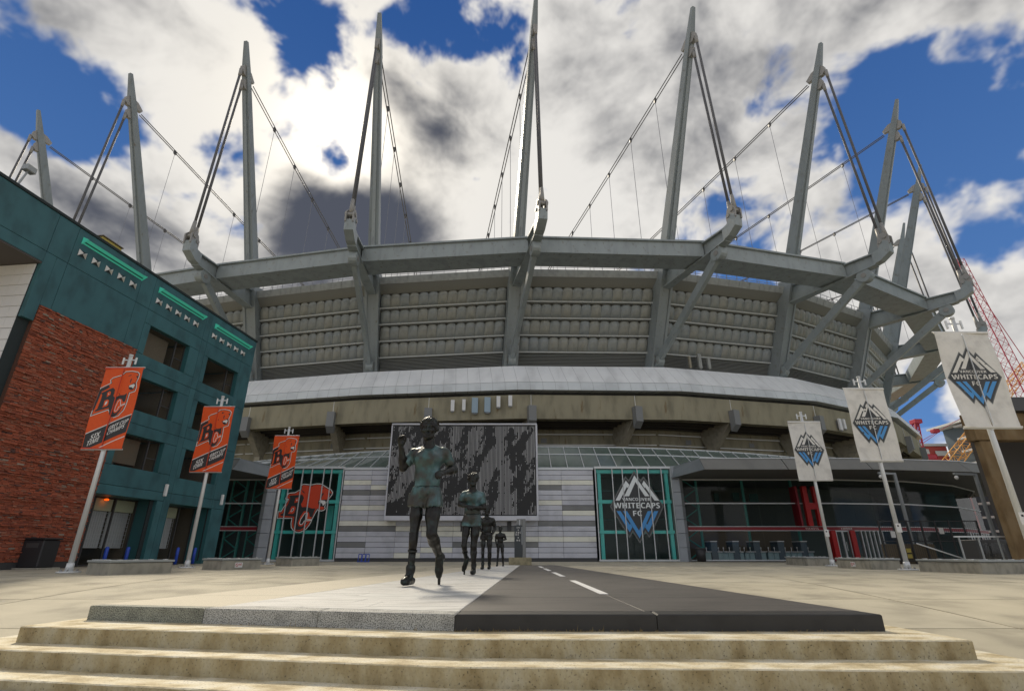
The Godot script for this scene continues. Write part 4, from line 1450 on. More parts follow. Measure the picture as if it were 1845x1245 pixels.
	# teal lattice columns inside
	for x in ([13.6, 17.2, 21.0] if right else [-19.7, -21.4]):
		var c := node_part("teal_column", t)
		st = S()
		var zc := 41.6
		tube(st, W(x + 0.75, 0, zc), W(x + 0.75, 6.0, zc), 0.11, -1, 8)
		if absf(x) < 15 or not right:
			tube(st, W(x - 0.35, 0, zc), W(x - 0.35, 6.0, zc), 0.07, -1, 8)
			for k in 4:
				var h0 := 0.1 + k * 1.45
				tube(st, W(x - 0.35, h0, zc), W(x + 0.75, h0 + 0.72, zc), 0.05, -1, 6)
				tube(st, W(x + 0.75, h0 + 0.72, zc), W(x - 0.35, h0 + 1.45, zc), 0.05, -1, 6)
		obj("column_tube", st, M.teal_column, c)
	if right:
		# ticket windows
		for x in [14.95, 16.55, 18.1, 19.9, 21.6]:
			st = S()
			cbox(st, Vector3(x - 0.24, 0.0, -42.2), Vector3(x + 0.24, 1.32, -41.0), 0.02)
			obj("booth_panel", st, M.booth_dark, t)
			st = S()
			box(st, Vector3(x - 0.25, 1.325, -42.2), Vector3(x + 0.25, 1.38, -40.95))
			obj("booth_cap", st, M.white_paint, t)
			for q in [-0.84, -0.40, 0.40] if x > 15.0 else [-0.5, 0.4]:
				st = S()
				cbox(st, Vector3(x + q - 0.20, 0.0, -41.6), Vector3(x + q + 0.22, 0.60, -41.05), 0.02)
				obj("ticket_counter", st, M.booth_light, t)
				st = S()
				box(st, Vector3(x + q - 0.21, 0.61, -41.7), Vector3(x + q + 0.23, 0.66, -40.9))
				obj("counter_top", st, M.mullion, t)
				st = S(true)
				ball(st, Vector3(x + q, 0.90, -41.3), Vector3(0.05, 0.06, 0.05), 8, 6)
				tube(st, Vector3(x + q, 0.66, -41.3), Vector3(x + q, 0.86, -41.3), 0.02, 0.02, 6)
				obj("counter_mic", st, M.white_paint, t)  # small white dome speaker mic on a stem, not a lamp
		st = S()
		box(st, Vector3(14.0, 0.0, -44.6), Vector3(22.5, 2.4, -44.4))
		obj("booth_wall", st, M.brown_room, t)
		for q in [[18.9, 5.0, 0.55], [20.3, 4.9, 0.75], [17.3, 4.95, 0.4]]:
			st = S()
			box(st, Vector3(q[0], q[1] - 0.35, -46.0), Vector3(q[0] + q[2], q[1] + 0.35, -45.9))
			obj("inner_panel", st, M.teal_dark, t)
		# letter H and red door posts
		st = S()
		box(st, Vector3(21.72, 2.38, -40.25), Vector3(22.06, 5.2, -39.95))
		box(st, Vector3(22.50, 2.38, -40.25), Vector3(22.86, 5.2, -39.95))
		box(st, Vector3(22.06, 3.55, -40.24), Vector3(22.50, 4.0, -39.96))
		obj("letter_h", st, M.red_letter, t)
		st = S()
		box(st, Vector3(21.2, 2.38, -40.9), Vector3(21.34, 5.2, -39.98))
		obj("red_fin", st, M.red_band, t)
		for x in [23.30, 24.72]:
			st = S()
			cbox(st, Vector3(x, 0.0, -40.55), Vector3(x + 0.34, 2.08, -40.1), 0.02)
			obj("red_door_post", st, M.red_letter, t)
		for x in [23.72, 24.2]:
			var d := node_part("door", t)
			st = S()
			box(st, Vector3(x, 0.05, -40.32), Vector3(x + 0.05, 2.05, -40.24))
			box(st, Vector3(x + 0.42, 0.05, -40.32), Vector3(x + 0.47, 2.05, -40.24))
			box(st, Vector3(x + 0.05, 2.0, -40.31), Vector3(x + 0.42, 2.05, -40.25))
			box(st, Vector3(x + 0.05, 0.05, -40.31), Vector3(x + 0.42, 0.12, -40.25))
			obj("door_frame", st, M.mullion, d)
			st = S()
			bar(st, Vector3(x + (0.38 if x < 24 else 0.09), 0.7, -40.18), Vector3(x + (0.38 if x < 24 else 0.09), 1.3, -40.18), 0.03, 0.03)
			obj("handle", st, M.mullion, d)
		for k in 6:
			var x := 25.75 + k * 0.34
			st = S()
			box(st, Vector3(x, 0.05, -40.75 - k * 0.04), Vector3(x + 0.06, 2.05, -40.55 - k * 0.04))
			obj("door_mullion", st, M.mullion, t)
		for k in 8:
			var f := k / 8.0
			st = S()
			var q := W(lerpf(36.6, 42.0, f), 0, lerpf(43.9, 48.3, f))
			box(st, q + Vector3(-0.04, 0.05, -0.04), q + Vector3(0.04, 2.05, 0.04))
			obj("door_mullion", st, M.mullion, t)
		lettering("lintel_lettering", "T I C K E T S", t, M.print_white, facing(0, 0, 40.4), Vector2(22.05, 2.215), 0.95, 0.124, 0, 0, "Droid Sans", 0.12)
		lettering("lintel_lettering", "SUITE ENTRANCE", t, M.print_white, Transform3D(Basis(Vector3.UP, -0.153), W(24.45, 2.215, 40.30)), Vector2.ZERO, 1.0, 0.03, 0, 0, "Droid Sans", 0.12)

# ------------------------------------------------------------------ teal building on the left
func make_teal_building() -> void:
	var dv := Vector3(0.1167, 0, -0.9932)
	var t := thing("teal_office_building", "teal panelled office building with red stone wall and green light bars", "building", W(-23.8, 0, 45.0))
	var k_ := 0.76
	t.transform = Transform3D(Basis(dv, Vector3.UP, dv.cross(Vector3.UP)).scaled(Vector3.ONE * k_), W(-23.8, 0, 45.0) * k_ + Vector3(0, EYE * (1.0 - k_), 0))
	# local x = -s (s grows towards the viewer), z = outwards
	var opens := [[8.08, 12.05, 13.13, 15.30], [1.95, 5.95, 13.02, 15.20], [8.14, 12.08, 9.42, 11.62], [2.0, 5.97, 9.37, 11.55], [8.2, 12.1, 5.75, 7.82], [2.05, 6.03, 5.66, 7.80], [7.6, 12.62, -0.22, 3.95], [1.75, 6.39, -0.22, 3.85]]
	var xs := [0.25, 1.85, 6.45, 7.05, 12.62, 13.75, 18.8, 20.1]
	var hs := [-0.25, 4.53, 8.55, 12.3, 16.3, 18.75]
	var st := S()
	# recessed shell behind the panels
	box(st, Vector3(-20.05, 0, -9.0), Vector3(-0.3, 18.7, -8.8))
	box(st, Vector3(-0.45, 0, -9.0), Vector3(-0.27, 18.7, -0.2))
	box(st, Vector3(-31.0, 18.5, -9.0), Vector3(-0.3, 18.7, -0.15))
	obj("shell", st, M.teal_jamb, t)
	st = S()
	box(st, Vector3(-31.0, 18.76, -9.1), Vector3(-0.2, 18.92, 0.06))
	obj("roof_coping", st, M.joint, t)
	# cut lines where the wall is pierced
	for i in xs.size() - 1:
		for j in hs.size() - 1:
			var a0: float = xs[i]; var a1: float = xs[i + 1]
			var b0: float = hs[j]; var b1: float = hs[j + 1]
			if i == 5 and j < 3: continue
			if i == 4 and j < 3 or (i == 4 and j == 3): pass
			var rects := [[a0, a1, b0, b1]]
			for o in opens:
				var nxt := []
				for r in rects:
					if o[0] >= r[1] or o[1] <= r[0] or o[2] >= r[3] or o[3] <= r[2]:
						nxt.append(r); continue
					if o[2] > r[2] + 0.02: nxt.append([r[0], r[1], r[2], o[2]])
					if o[3] < r[3] - 0.02: nxt.append([r[0], r[1], o[3], r[3]])
					var m0: float = maxf(r[2], o[2]); var m1: float = minf(r[3], o[3])
					if o[0] > r[0] + 0.02: nxt.append([r[0], o[0], m0, m1])
					if o[1] < r[1] - 0.02: nxt.append([o[1], r[1], m0, m1])
				rects = nxt
			# keep clear of the stone wall
			for r in rects:
				if r[0] >= 12.6 and r[1] <= 20.11 and r[2] < 13.29:
					if r[0] < 18.9 and r[3] <= 13.29: continue
					var lo_: float = r[2]
					if r[0] < 18.9: lo_ = 13.29
					if r[1] > 19.9 and r[2] < 13.29:
						st = S()
						cbox(st, Vector3(-20.1, r[2] + 0.012, -0.25), Vector3(-19.47, r[3] - 0.012, 0.0), 0.008)
						obj("wall_panel", st, M.teal_panel, t)
						if r[3] > 13.29:
							st = S()
							cbox(st, Vector3(-19.46, 13.30, -0.25), Vector3(-18.812, r[3] - 0.012, 0.0), 0.008)
							obj("wall_panel", st, M.teal_panel, t)
						continue
					r[2] = lo_
				st = S()
				cbox(st, Vector3(-r[1] + 0.012, r[2] + 0.012, -0.25), Vector3(-r[0] - 0.012, r[3] - 0.012, 0.0), 0.008)
				obj("wall_panel", st, M.teal_panel if (i + j * 2) % 3 else M.teal_panel2, t)
	st = S()
	box(st, Vector3(-20.05, 15.34, -0.4), Vector3(-0.3, 18.5, -0.3))
	box(st, Vector3(-20.05, 13.0, -0.4), Vector3(-12.2, 15.34, -0.3))
	box(st, Vector3(-8.0, 13.0, -0.4), Vector3(-6.05, 15.34, -0.3))
	# a dark sheet in the panel joints, pierced by leaving it behind solid strips only
	for r in [[6.2, 7.9], [0.3, 1.8], [12.3, 20.05]]:
		box(st, Vector3(-r[1], 0, -0.36), Vector3(-r[0], 13.0, -0.27))
	for h in [[3.98, 5.6], [7.86, 9.3], [11.66, 12.99]]:
		box(st, Vector3(-12.3, h[0], -0.35), Vector3(-0.3, h[1], -0.28))
	obj("joint_backing", st, M.joint, t)
	# windows
	for k in opens.size():
		var o: Array = opens[k]
		var door := k >= 6
		var w := node_part("shopfront" if door else "window", t)
		var dp := 1.5 if door else 0.42
		st = S()
		box(st, Vector3(-o[1] - 0.05, o[2] - 0.05, -dp), Vector3(-o[1], o[3] + 0.05, -0.01))
		box(st, Vector3(-o[0], o[2] - 0.05, -dp), Vector3(-o[0] + 0.05, o[3] + 0.05, -0.01))
		box(st, Vector3(-o[1], o[3], -dp), Vector3(-o[0], o[3] + 0.05, -0.01))
		if not door:
			box(st, Vector3(-o[1], o[2] - 0.05, -dp), Vector3(-o[0], o[2], -0.01))
		obj("jamb", st, M.teal_jamb, w)
		# room behind
		st = S()
		var rd := dp + 4.0
		box(st, Vector3(-o[1], o[2] - 0.1, -rd), Vector3(-o[0], o[2] - 0.06, -dp))
		box(st, Vector3(-o[1], o[3] + 0.06, -rd), Vector3(-o[0], o[3] + 0.1, -dp))
		box(st, Vector3(-o[1] - 0.1, o[2], -rd), Vector3(-o[1] - 0.06, o[3], -dp))
		box(st, Vector3(-o[0] + 0.06, o[2], -rd), Vector3(-o[0] + 0.1, o[3], -dp))
		box(st, Vector3(-o[1], o[2], -rd - 0.1), Vector3(-o[0], o[3], -rd))
		obj("room", st, M.brown_room, w)
		# frame and panes: one wide light and a narrow one
		var cuts := [o[0], o[0] + 0.95, o[1] - 0.08, o[1]] if not door else [o[0], lerpf(o[0], o[1], 0.36), lerpf(o[0], o[1], 0.68), o[1]]
		st = S()
		for c in [cuts[0], cuts[1], cuts[2], cuts[3]]:
			box(st, Vector3(-c - 0.05, o[2], -dp - 0.05), Vector3(-c + 0.05, o[3], -dp + 0.05))
		for h in [o[2], o[3] - 0.05] if not door else [o[2] + 0.05, o[3] - 0.06]:
			box(st, Vector3(-o[1], h, -dp - 0.04), Vector3(-o[0], h + 0.06, -dp + 0.04))
		if not door:
			box(st, Vector3(-cuts[1], lerpf(o[2], o[3], 0.42), -dp - 0.04), Vector3(-cuts[0], lerpf(o[2], o[3], 0.42) + 0.06, -dp + 0.04))
		obj("frame", st, M.frame_dark, w)
		for c in 3:
			if cuts[c + 1] - cuts[c] < 0.2: continue
			st = S()
			quad(st, Vector3(-cuts[c + 1] + 0.05, o[2] + 0.05, -dp), Vector3(-cuts[c + 1] + 0.05, o[3] - 0.05, -dp), Vector3(-cuts[c] - 0.05, o[3] - 0.05, -dp), Vector3(-cuts[c] - 0.05, o[2] + 0.05, -dp))
			obj("pane", st, M.pane, w)
		if door:
			for c in [0, 1, 2]:
				if k == 7 and c == 0: continue
				st = S()
				box(st, Vector3(-cuts[c + 1] + 0.1, o[3] - 0.85, -dp - 0.12), Vector3(-cuts[c] - 0.1, o[3] - 0.1, -dp - 0.08))
				obj("blind", st, M.blind, w)
				st = S()
				for q in 9:
					var xx := lerpf(-cuts[c + 1] + 0.1, -cuts[c] - 0.1, q / 8.0)
					bar(st, Vector3(xx, 0.9, -dp - 0.2), Vector3(xx, o[3] - 0.85, -dp - 0.2), 0.022, 0.022)
				for q in 9:
					var hh := 0.9 + q * 0.26
					bar(st, Vector3(-cuts[c + 1] + 0.1, hh, -dp - 0.2), Vector3(-cuts[c] - 0.1, hh, -dp - 0.2), 0.022, 0.022)
				obj("grille", st, M.mullion, w)
				st = S()
				box(st, Vector3(-cuts[c + 1] + 0.1, 0.85, -dp - 0.4), Vector3(-cuts[c] - 0.1, o[3] - 0.85, -dp - 0.34))
				obj("roller_screen", st, M.far_slab, w)
		else:
			st = S()
			var bx: float = lerpf(o[0], o[1], 0.45 + 0.2 * (k % 2))
			box(st, Vector3(-bx - 0.5, o[2], -dp - 2.4), Vector3(-bx + 0.4, o[2] + 0.9 + 0.3 * (k % 3), -dp - 1.9))
			obj("furniture", st, M.blind if k % 2 else M.bow_white, w)
			if k in [0, 4]:
				st = S()
				box(st, Vector3(-o[1] + 0.2, o[2] + 0.3, -dp - 0.5), Vector3(-cuts[1] - 0.2, o[3] - 0.1, -dp - 0.46))
				obj("roller_screen", st, M.brown_room, w)
	# two warm lamps in the nearer shopfront
	for x in [11.7, 10.3]:
		var lm := StandardMaterial3D.new()
		lm.resource_name = "warm_lamp"
		lm.albedo_color = Color(1, 0.5, 0.15)
		lm.emission_enabled = true
		lm.emission = Color(1.0, 0.35, 0.06)
		lm.emission_energy_multiplier = 0.9
		st = S(true)
		ball(st, Vector3(-x, 3.78, -1.35), Vector3(0.14, 0.07, 0.14), 10, 6)
		obj("soffit_lamp", st, lm, t)
		var ol := OmniLight3D.new()
		ol.name = "soffit_lamp_glow"
		ol.light_color = Color(1, 0.5, 0.2)
		ol.light_energy = 0.012
		ol.omni_range = 12.0
		ol.omni_attenuation = 2.0
		ol.light_size = 0.1
		ol.shadow_enabled = true
		ol.position = Vector3(-x, 3.66, -1.35)
		t.add_child(ol, true)
	# stone-faced wall
	var sb := node_part("stone_wall", t)
	st = S()
	box(st, Vector3(-19.45, 0.12, -0.3), Vector3(-12.63, 13.27, -0.05))
	obj("mortar", st, mat("mortar", Color(0.10, 0.045, 0.03), 0.9), sb)
	st = S()
	box(st, Vector3(-19.45, -0.3, -0.3), Vector3(-12.63, 0.12, 0.0))
	obj("plinth_strip", st, M.frame_dark, sb)
	var bm := S()
	box(bm, Vector3(-0.5, -0.5, -0.5), Vector3(0.5, 0.5, 0.5))
	bm.generate_normals()
	var mm := MultiMesh.new()
	mm.transform_format = MultiMesh.TRANSFORM_3D
	mm.use_colors = true
	mm.mesh = bm.commit()
	var items := []
	var h := 0.13
	var course := 0
	while h < 13.2:
		var ch := [0.055, 0.045, 0.07, 0.05, 0.085][rng.randi() % 5] as float
		var ledge := course % 11 == 7 or course % 17 == 3
		var x := -19.44
		while x < -12.7:
			var l := rng.randf_range(0.12, 0.42)
			var x1 := minf(x + l, -12.64)
			var proud := rng.randf_range(0.0, 0.055) + (0.07 if ledge and rng.randf() < 0.8 else 0.0)
			if rng.randf() < 0.05: proud = -0.03
			var c: Color
			var q := rng.randf()
			var v := rng.randf_range(0.78, 1.22)
			if q < 0.62: c = Color(0.35 * v, 0.094 * v, 0.048 * v)
			elif q < 0.80: c = Color(0.26 * v, 0.074 * v, 0.043 * v)
			elif q < 0.92: c = Color(0.32 * v, 0.13 * v, 0.08 * v)
			elif q < 0.97: c = Color(0.12 * v, 0.06 * v, 0.05 * v)
			else: c = Color(0.30 * v, 0.24 * v, 0.19 * v)
			items.append([Transform3D(Basis.from_scale(Vector3(x1 - x - 0.012, ch - 0.012, 0.12)), Vector3((x + x1) * 0.5, h + ch * 0.5, -0.06 + proud)), c])
			x = x1
		h += ch
		course += 1
	mm.instance_count = items.size()
	for i in items.size():
		mm.set_instance_transform(i, items[i][0])
		mm.set_instance_color(i, items[i][1])
	var mi := MultiMeshInstance3D.new()
	mi.name = "stone_courses"
	mi.multimesh = mm
	var bmat := mat("stone", Color(1, 1, 1), 0.85, {"nrm": "n_fine", "ns": 0.5, "scale": Vector3.ONE * 1.0})
	bmat.vertex_color_use_as_albedo = true
	mi.material_override = bmat
	stuff(mi)
	sb.add_child(mi)
	# the storey that oversails at the near end, and the pale tiled return under it
	for q in [[20.1, 24.0, 15.62, 16.3], [24.0, 30.9, 15.62, 16.3], [20.1, 24.0, 16.3, 18.75], [24.0, 30.9, 16.3, 18.75]]:
		st = S()
		cbox(st, Vector3(-q[1] + 0.012, q[2] + 0.012, -0.25), Vector3(-q[0] - 0.012, q[3] - 0.012, 0.0), 0.008)
		obj("wall_panel", st, M.teal_panel, t)
	st = S()
	box(st, Vector3(-30.9, 15.52, -8.8), Vector3(-20.12, 15.62, -0.02))
	obj("oversail_soffit", st, M.brown_soffit, t)
	st = S()
	box(st, Vector3(-20.12, 0, -8.8), Vector3(-20.05, 15.5, -0.27))
	obj("return_wall", st, M.joint, t)
	for i in 12:
		for j in 24:
			st = S()
			var zz := -0.28 - i * 0.6
			var hh := -0.1 + j * 0.65
			cbox(st, Vector3(-20.17, hh + 0.012, zz - 0.588), Vector3(-20.12, hh + 0.638, zz), 0.008)
			obj("white_tile", st, M.white_tile, t)
	# green light bars and bow-tie reflectors
	for q in [[18.39, 13.85, 18.10], [12.16, 7.56, 18.02], [5.95, 1.29, 17.92]]:
		var lb := node_part("light_bar", t)
		st = S()
		prism(st, P2([0, -0.20, 0.34, 0.02, 0, 0.17]), Transform3D(Basis(Vector3(0, 0, 1), Vector3.UP, Vector3(-1, 0, 0)), Vector3(-q[1], q[2], 0.01)), 0.0, q[0] - q[1])
		obj("light_bar_glass", st, M.tube_light, lb)
		st = S()
		for e in [q[0] + 0.01, q[1] - 0.07]:
			prism(st, P2([0, -0.24, 0.40, 0.02, 0, 0.22]), Transform3D(Basis(Vector3(0, 0, 1), Vector3.UP, Vector3(-1, 0, 0)), Vector3(-e, q[2], 0.01)), 0.0, 0.06)
		obj("end_plate", st, M.tube_light, lb)
		st = S()
		quad(st, Vector3(-q[0] + 0.02, q[2] - 0.145, 0.11), Vector3(-q[1] - 0.02, q[2] - 0.145, 0.11), Vector3(-q[1] - 0.02, q[2] - 0.10, 0.19), Vector3(-q[0] + 0.02, q[2] - 0.10, 0.19))
		obj("light_bar_shade", st, M.tube_dark, lb)
	for row in [[18.18, 17.23, 16.27, 15.31, 14.34, 17.28], [11.96, 11.0, 10.04, 9.09, 8.1, 17.17], [5.84, 4.87, 3.89, 2.93, 1.94, 17.06]]:
		for k in 5:
			var bt := node_part("bow_reflector", t)
			var c := Vector3(-row[k], row[5], 0.0)
			st = S()
			for sg in [-1.0, 1.0]:
				# a wing folded outwards
				tri(st, c + Vector3(sg * 0.27, 0.22, 0.02), c + Vector3(sg * 0.27, -0.22, 0.02), c + Vector3(sg * 0.10, 0, 0.20))
				tri(st, c + Vector3(sg * 0.10, 0, 0.20), c + Vector3(sg * 0.27, 0.22, 0.02), c + Vector3(0, 0, 0.03))
				tri(st, c + Vector3(sg * 0.10, 0, 0.20), c + Vector3(sg * 0.27, -0.22, 0.02), c + Vector3(0, 0, 0.03))
			obj("reflector_wing", st, M.bow_white, bt)
			st = S()
			for sg in [-1.0, 1.0]:
				tri(st, c + Vector3(-0.2, sg * 0.2, 0.012), c + Vector3(0.2, sg * 0.2, 0.012), c + Vector3(0, 0, 0.012))
			obj("reflector_gap", st, M.joint, bt)
	# small white wall lamps
	for q in [[7.2, 4.69], [0.9, 4.6]]:
		st = S()
		cbox(st, Vector3(-q[0] - 0.09, q[1] - 0.42, 0.02), Vector3(-q[0] + 0.09, q[1] + 0.40, 0.22), 0.03)
		obj("wall_lamp", st, M.white_paint, t)
	st = S()
	cbox(st, Vector3(-21.6, 4.0, -0.3), Vector3(-21.0, 4.45, 0.2), 0.03)
	# rooftop box and lamp
	var rb := thing("rooftop_box", "small yellow-green box on the roof edge of the teal building", "box")
	rb.transform = t.transform
	st = S()
	cbox(st, Vector3(-16.9, 18.92, -1.4), Vector3(-15.4, 19.45, -0.5), 0.03)
	obj("housing", st, M.yellow_box, rb)
	st = S()
	box(st, Vector3(-16.96, 19.46, -1.46), Vector3(-15.34, 19.52, -0.44))
	obj("lid", st, M.low_wall, rb)
	var fl := thing("rooftop_floodlight", "small grey floodlight on a pole above the teal roof", "floodlight")
	fl.transform = t.transform
	st = S()
	tube(st, Vector3(-22.3, 18.92, -0.6), Vector3(-21.9, 20.5, -0.8), 0.06, 0.05, 8)
	obj("arm", st, M.pole_grey, fl)
	st = S()
	cbox(st, Vector3(-22.15, 20.4, -1.0), Vector3(-21.6, 20.8, -0.6), 0.04)
	obj("lamp_head", st, M.pole_grey, fl)

# ------------------------------------------------------------------ right-hand side and far things
func lattice(st: SurfaceTool, a: Vector3, b: Vector3, w: float, n: int, r: float, up := Vector3.UP, w1 := -1.0) -> void:
	if w1 < 0: w1 = w
	var d := (b - a).normalized()
	var s := d.cross(up).normalized()
	if s.length() < 0.1: s = d.cross(Vector3.RIGHT).normalized()
	var u := s.cross(d)
	var cor := [[-1, -1], [1, -1], [1, 1], [-1, 1]]
	for c in 4:
		var e0: Vector3 = s * cor[c][0] + u * cor[c][1]
		bar(st, a + e0 * w * 0.5, b + e0 * w1 * 0.5, r * 2.0, r * 2.0)
		var e1: Vector3 = s * cor[(c + 1) % 4][0] + u * cor[(c + 1) % 4][1]
		for k in n:
			var f0 := float(k) / n
			var f1 := float(k + 1) / n
			var p := a.lerp(b, f0) + (e0 if k % 2 == 0 else e1) * lerpf(w, w1, f0) * 0.5
			var q := a.lerp(b, f1) + (e1 if k % 2 == 0 else e0) * lerpf(w, w1, f1) * 0.5
			bar(st, p, q, r * 1.2, r * 1.2)
			bar(st, a.lerp(b, f0) + e0 * lerpf(w, w1, f0) * 0.5, a.lerp(b, f0) + e1 * lerpf(w, w1, f0) * 0.5, r, r)

func make_right_side() -> void:
	# concrete portal at the edge of the square
	var t := thing("concrete_portal", "tan concrete portal frame with dark opening behind the nearest white banner", "building")
	var st := S()
	cbox(st, Vector3(21.4, -0.2, -23.95), Vector3(22.1, 5.35, -23.6), 0.03)
	obj("pillar", st, M.tan_concrete, t)
	st = S()
	cbox(st, Vector3(21.25, 5.37, -24.1), Vector3(34.0, 6.65, -23.55), 0.03)
	obj("beam", st, M.tan_concrete, t)
	st = S()
	box(st, Vector3(23.6, -0.2, -26.6), Vector3(34.0, 6.5, -26.2))
	obj("dark_wall", st, M.dark_void, t)
	st = S()
	box(st, Vector3(23.0, 6.66, -24.6), Vector3(34.0, 7.3, -23.2))
	obj("roof_edge", st, M.frame_dark, t)
	st = S()
	box(st, Vector3(24.2, 5.6, -23.5), Vector3(34.0, 5.95, -23.3))
	obj("red_sign_strip", st, M.red_letter, t)
	# low wall and black railing in front of the far doors
	t = thing("ramp_wall", "low brown wall with tall black mesh fence right of the glass doors", "fence")
	st = S()
	cbox(st, Vector3(21.5, -0.1, -32.3), Vector3(24.4, 1.05, -32.0), 0.02)
	obj("low_wall", st, M.low_wall, t)
	for k in 8:
		st = S()
		var x := 21.4 + k * 0.82
		bar(st, W(x, -0.1, 31.9), W(x, 2.35, 31.9), 0.07, 0.07)
		obj("fence_post", st, M.frame_dark, t)
	st = S()
	for hh in [0.15, 1.2, 2.3]:
		bar(st, W(21.4, hh, 31.9), W(27.2, hh, 31.9), 0.05, 0.05)
	obj("fence_rail", st, M.frame_dark, t)
	st = S()
	for k in 48:
		var x := 21.4 + k * 0.12
		bar(st, W(x, 0.15, 31.9), W(x, 2.3, 31.9), 0.012, 0.012)
	stuff(obj("fence_wires", st, M.frame_dark, t))
	for q in [[22.05, 1.55, "print_white"], [24.9, 1.75, "print_white"], [22.7, 0.75, "yellow_box"], [22.7, 0.45, "yellow_box"]]:
		st = S()
		box(st, Vector3(q[0] - 0.13, q[1] - 0.16, -31.84), Vector3(q[0] + 0.13, q[1] + (0.18 if q[2] == "print_white" else 0.06), -31.82))
		obj("notice", st, M[q[2]], t)
	t = thing("steel_handrail", "steel handrail around stair opening behind the nearest planter", "handrail")
	st = S()
	for k in 5:
		bar(st, W(19.6 + k * 0.85, -0.1, 24.2), W(19.6 + k * 0.85 - 0.0, 1.22, 24.2), 0.05, 0.05)
	obj("post", st, M.pole_grey, t)
	st = S()
	bar(st, W(19.4, 1.25, 24.2), W(23.6, 1.25, 24.2), 0.06, 0.06)
	bar(st, W(21.4, 0.2, 26.0), W(19.0, 1.0, 26.0), 0.05, 0.05)
	obj("top_rail", st, M.mullion, t)
	t = thing("dark_cabinet", "dark glazed cabinet behind the steel handrail", "cabinet")
	st = S()
	cbox(st, Vector3(21.0, -0.1, -26.0), Vector3(24.5, 1.15, -25.0), 0.04)
	obj("case", st, M.frame_dark, t)
	for k in 3:
		st = S()
		box(st, Vector3(21.2 + k * 1.1, 0.1, -24.98), Vector3(22.15 + k * 1.1, 1.0, -24.96))
		obj("pane", st, M.pane_dark, t)
	# slim lamp posts with an arm to the left
	var lamps := [[23.9, 33.0, 5.15, 1.0, "slim grey lamp post behind the middle white banner pole"], [26.3, 30.0, 4.7, 1.2, "slim grey lamp post beside the tan concrete portal"]]
	for q in lamps:
		t = thing("lamp_post", q[4], "lamp post", Vector3.ZERO, "lamp posts in front of the ticket hall")
		st = S()
		bar(st, W(q[0], -0.05, q[1]), W(q[0], q[2], q[1]), 0.14, 0.14)
		obj("post", st, M.pole_grey, t)
		st = S()
		bar(st, W(q[0] + 0.07, q[2], q[1]), W(q[0] - q[3], q[2] + 0.05, q[1]), 0.12, 0.12)
		obj("arm", st, M.pole_grey, t)
		st = S(true)
		ball(st, W(q[0] - q[3] + 0.1, q[2] - 0.16, q[1]), Vector3(0.1, 0.12, 0.1), 8, 6)
		obj("lamp_head", st, M.white_paint, t)
	# cranes
	t = thing("red_tower_crane", "tall red lattice crane jib rising beyond the stadium's right edge", "crane")
	st = S()
	lattice(st, W(119.0, 72.8, 120), W(124.0, 15.0, 118), 2.0, 30, 0.06, Vector3.BACK, 2.4)
	obj("jib", st, M.crane_red, t)
	st = S()
	bar(st, W(119.0, 72.8, 120), W(128.0, 40.0, 120), 0.12, 0.12)
	obj("pendant_line", st, M.crane_red, t)
	st = S()
	lattice(st, W(124.0, -5, 118), W(124.0, 15.0, 118), 2.4, 8, 0.14)
	obj("tower", st, M.crane_red, t)
	t = thing("red_luffing_crane", "small red luffing crane with cabin above the hall roof", "crane")
	st = S()
	lattice(st, W(116.4, -5, 150), W(116.4, 26.5, 150), 2.6, 12, 0.17)
	obj("tower", st, M.crane_red, t)
	st = S()
	lattice(st, W(117.0, 26.5, 150), W(118.9, 36.0, 150), 2.2, 5, 0.14, Vector3.BACK, 1.0)
	cbox(st, W(118.0, 35.6, 149), W(120.2, 36.8, 151), 0.1)
	obj("head_frame", st, M.crane_red, t)
	st = S()
	lattice(st, W(116.0, 27.5, 150), W(104.0, 52.0, 150), 1.6, 12, 0.11, Vector3.BACK)
	obj("jib", st, M.crane_red, t)
	st = S()
	cbox(st, W(115.6, 25.2, 149), W(121.5, 26.6, 151), 0.15)
	cbox(st, W(115.8, 26.6, 148.6), W(117.6, 28.2, 149.6), 0.15)
	obj("machine_deck", st, M.crane_red, t)
	st = S()
	bar(st, W(119.0, 30.5, 150), W(133.0, 37.4, 150), 0.12, 0.12)
	bar(st, W(119.0, 29.7, 150), W(125.0, 33.2, 150), 0.12, 0.12)
	cbox(st, W(123.0, 32.9, 149.5), W(124.8, 34.0, 150.5), 0.2)
	obj("counterweight_line", st, M.crane_red, t)
	t = thing("yellow_crane", "yellow lattice crane boom slanting up behind the tan portal", "crane")
	st = S()
	lattice(st, W(113.5, 19.0, 140), W(148.5, 51.0, 140), 3.0, 22, 0.09, Vector3.BACK, 2.0)
	obj("boom", st, M.crane_yellow, t)
	st = S()
	cbox(st, W(108.0, -2, 138), W(116.0, 19.5, 142), 0.2)
	obj("machine_house", st, M.crane_yellow, t)
	# far buildings
	t = thing("red_building", "red clad building with pale corner strip beyond the hall roof", "building")
	st = S()
	cbox(st, W(128, -5, 190), W(143.5, 33.0, 171), 0.2)
	obj("wall", st, M.far_red, t)
	st = S()
	box(st, W(135.6, -4, 171), W(137.2, 32.0, 170.8))
	obj("corner_strip", st, M.far_slab, t)
	st = S()
	box(st, W(127.6, 33.0, 190), W(143.9, 33.8, 170.6))
	obj("roof_edge", st, M.far_slab, t)
	st = S()
	box(st, W(139.0, 29.8, 170.7), W(143.0, 31.4, 170.6))
	obj("pale_sign", st, M.far_slab, t)
	t = thing("glass_tower", "rounded glass tower with pale floor bands beside the red building", "building")
	st = S()
	tube(st, W(168, -5, 205), W(168, 33.5, 205), 13.0, -1, 20)
	obj("glazing", st, M.far_glass, t)
	for k in 11:
		st = S()
		tube(st, W(168, 0.5 + k * 3.2, 205), W(168, 1.3 + k * 3.2, 205), 13.5, -1, 20)
		obj("floor_band", st, M.far_slab, t)
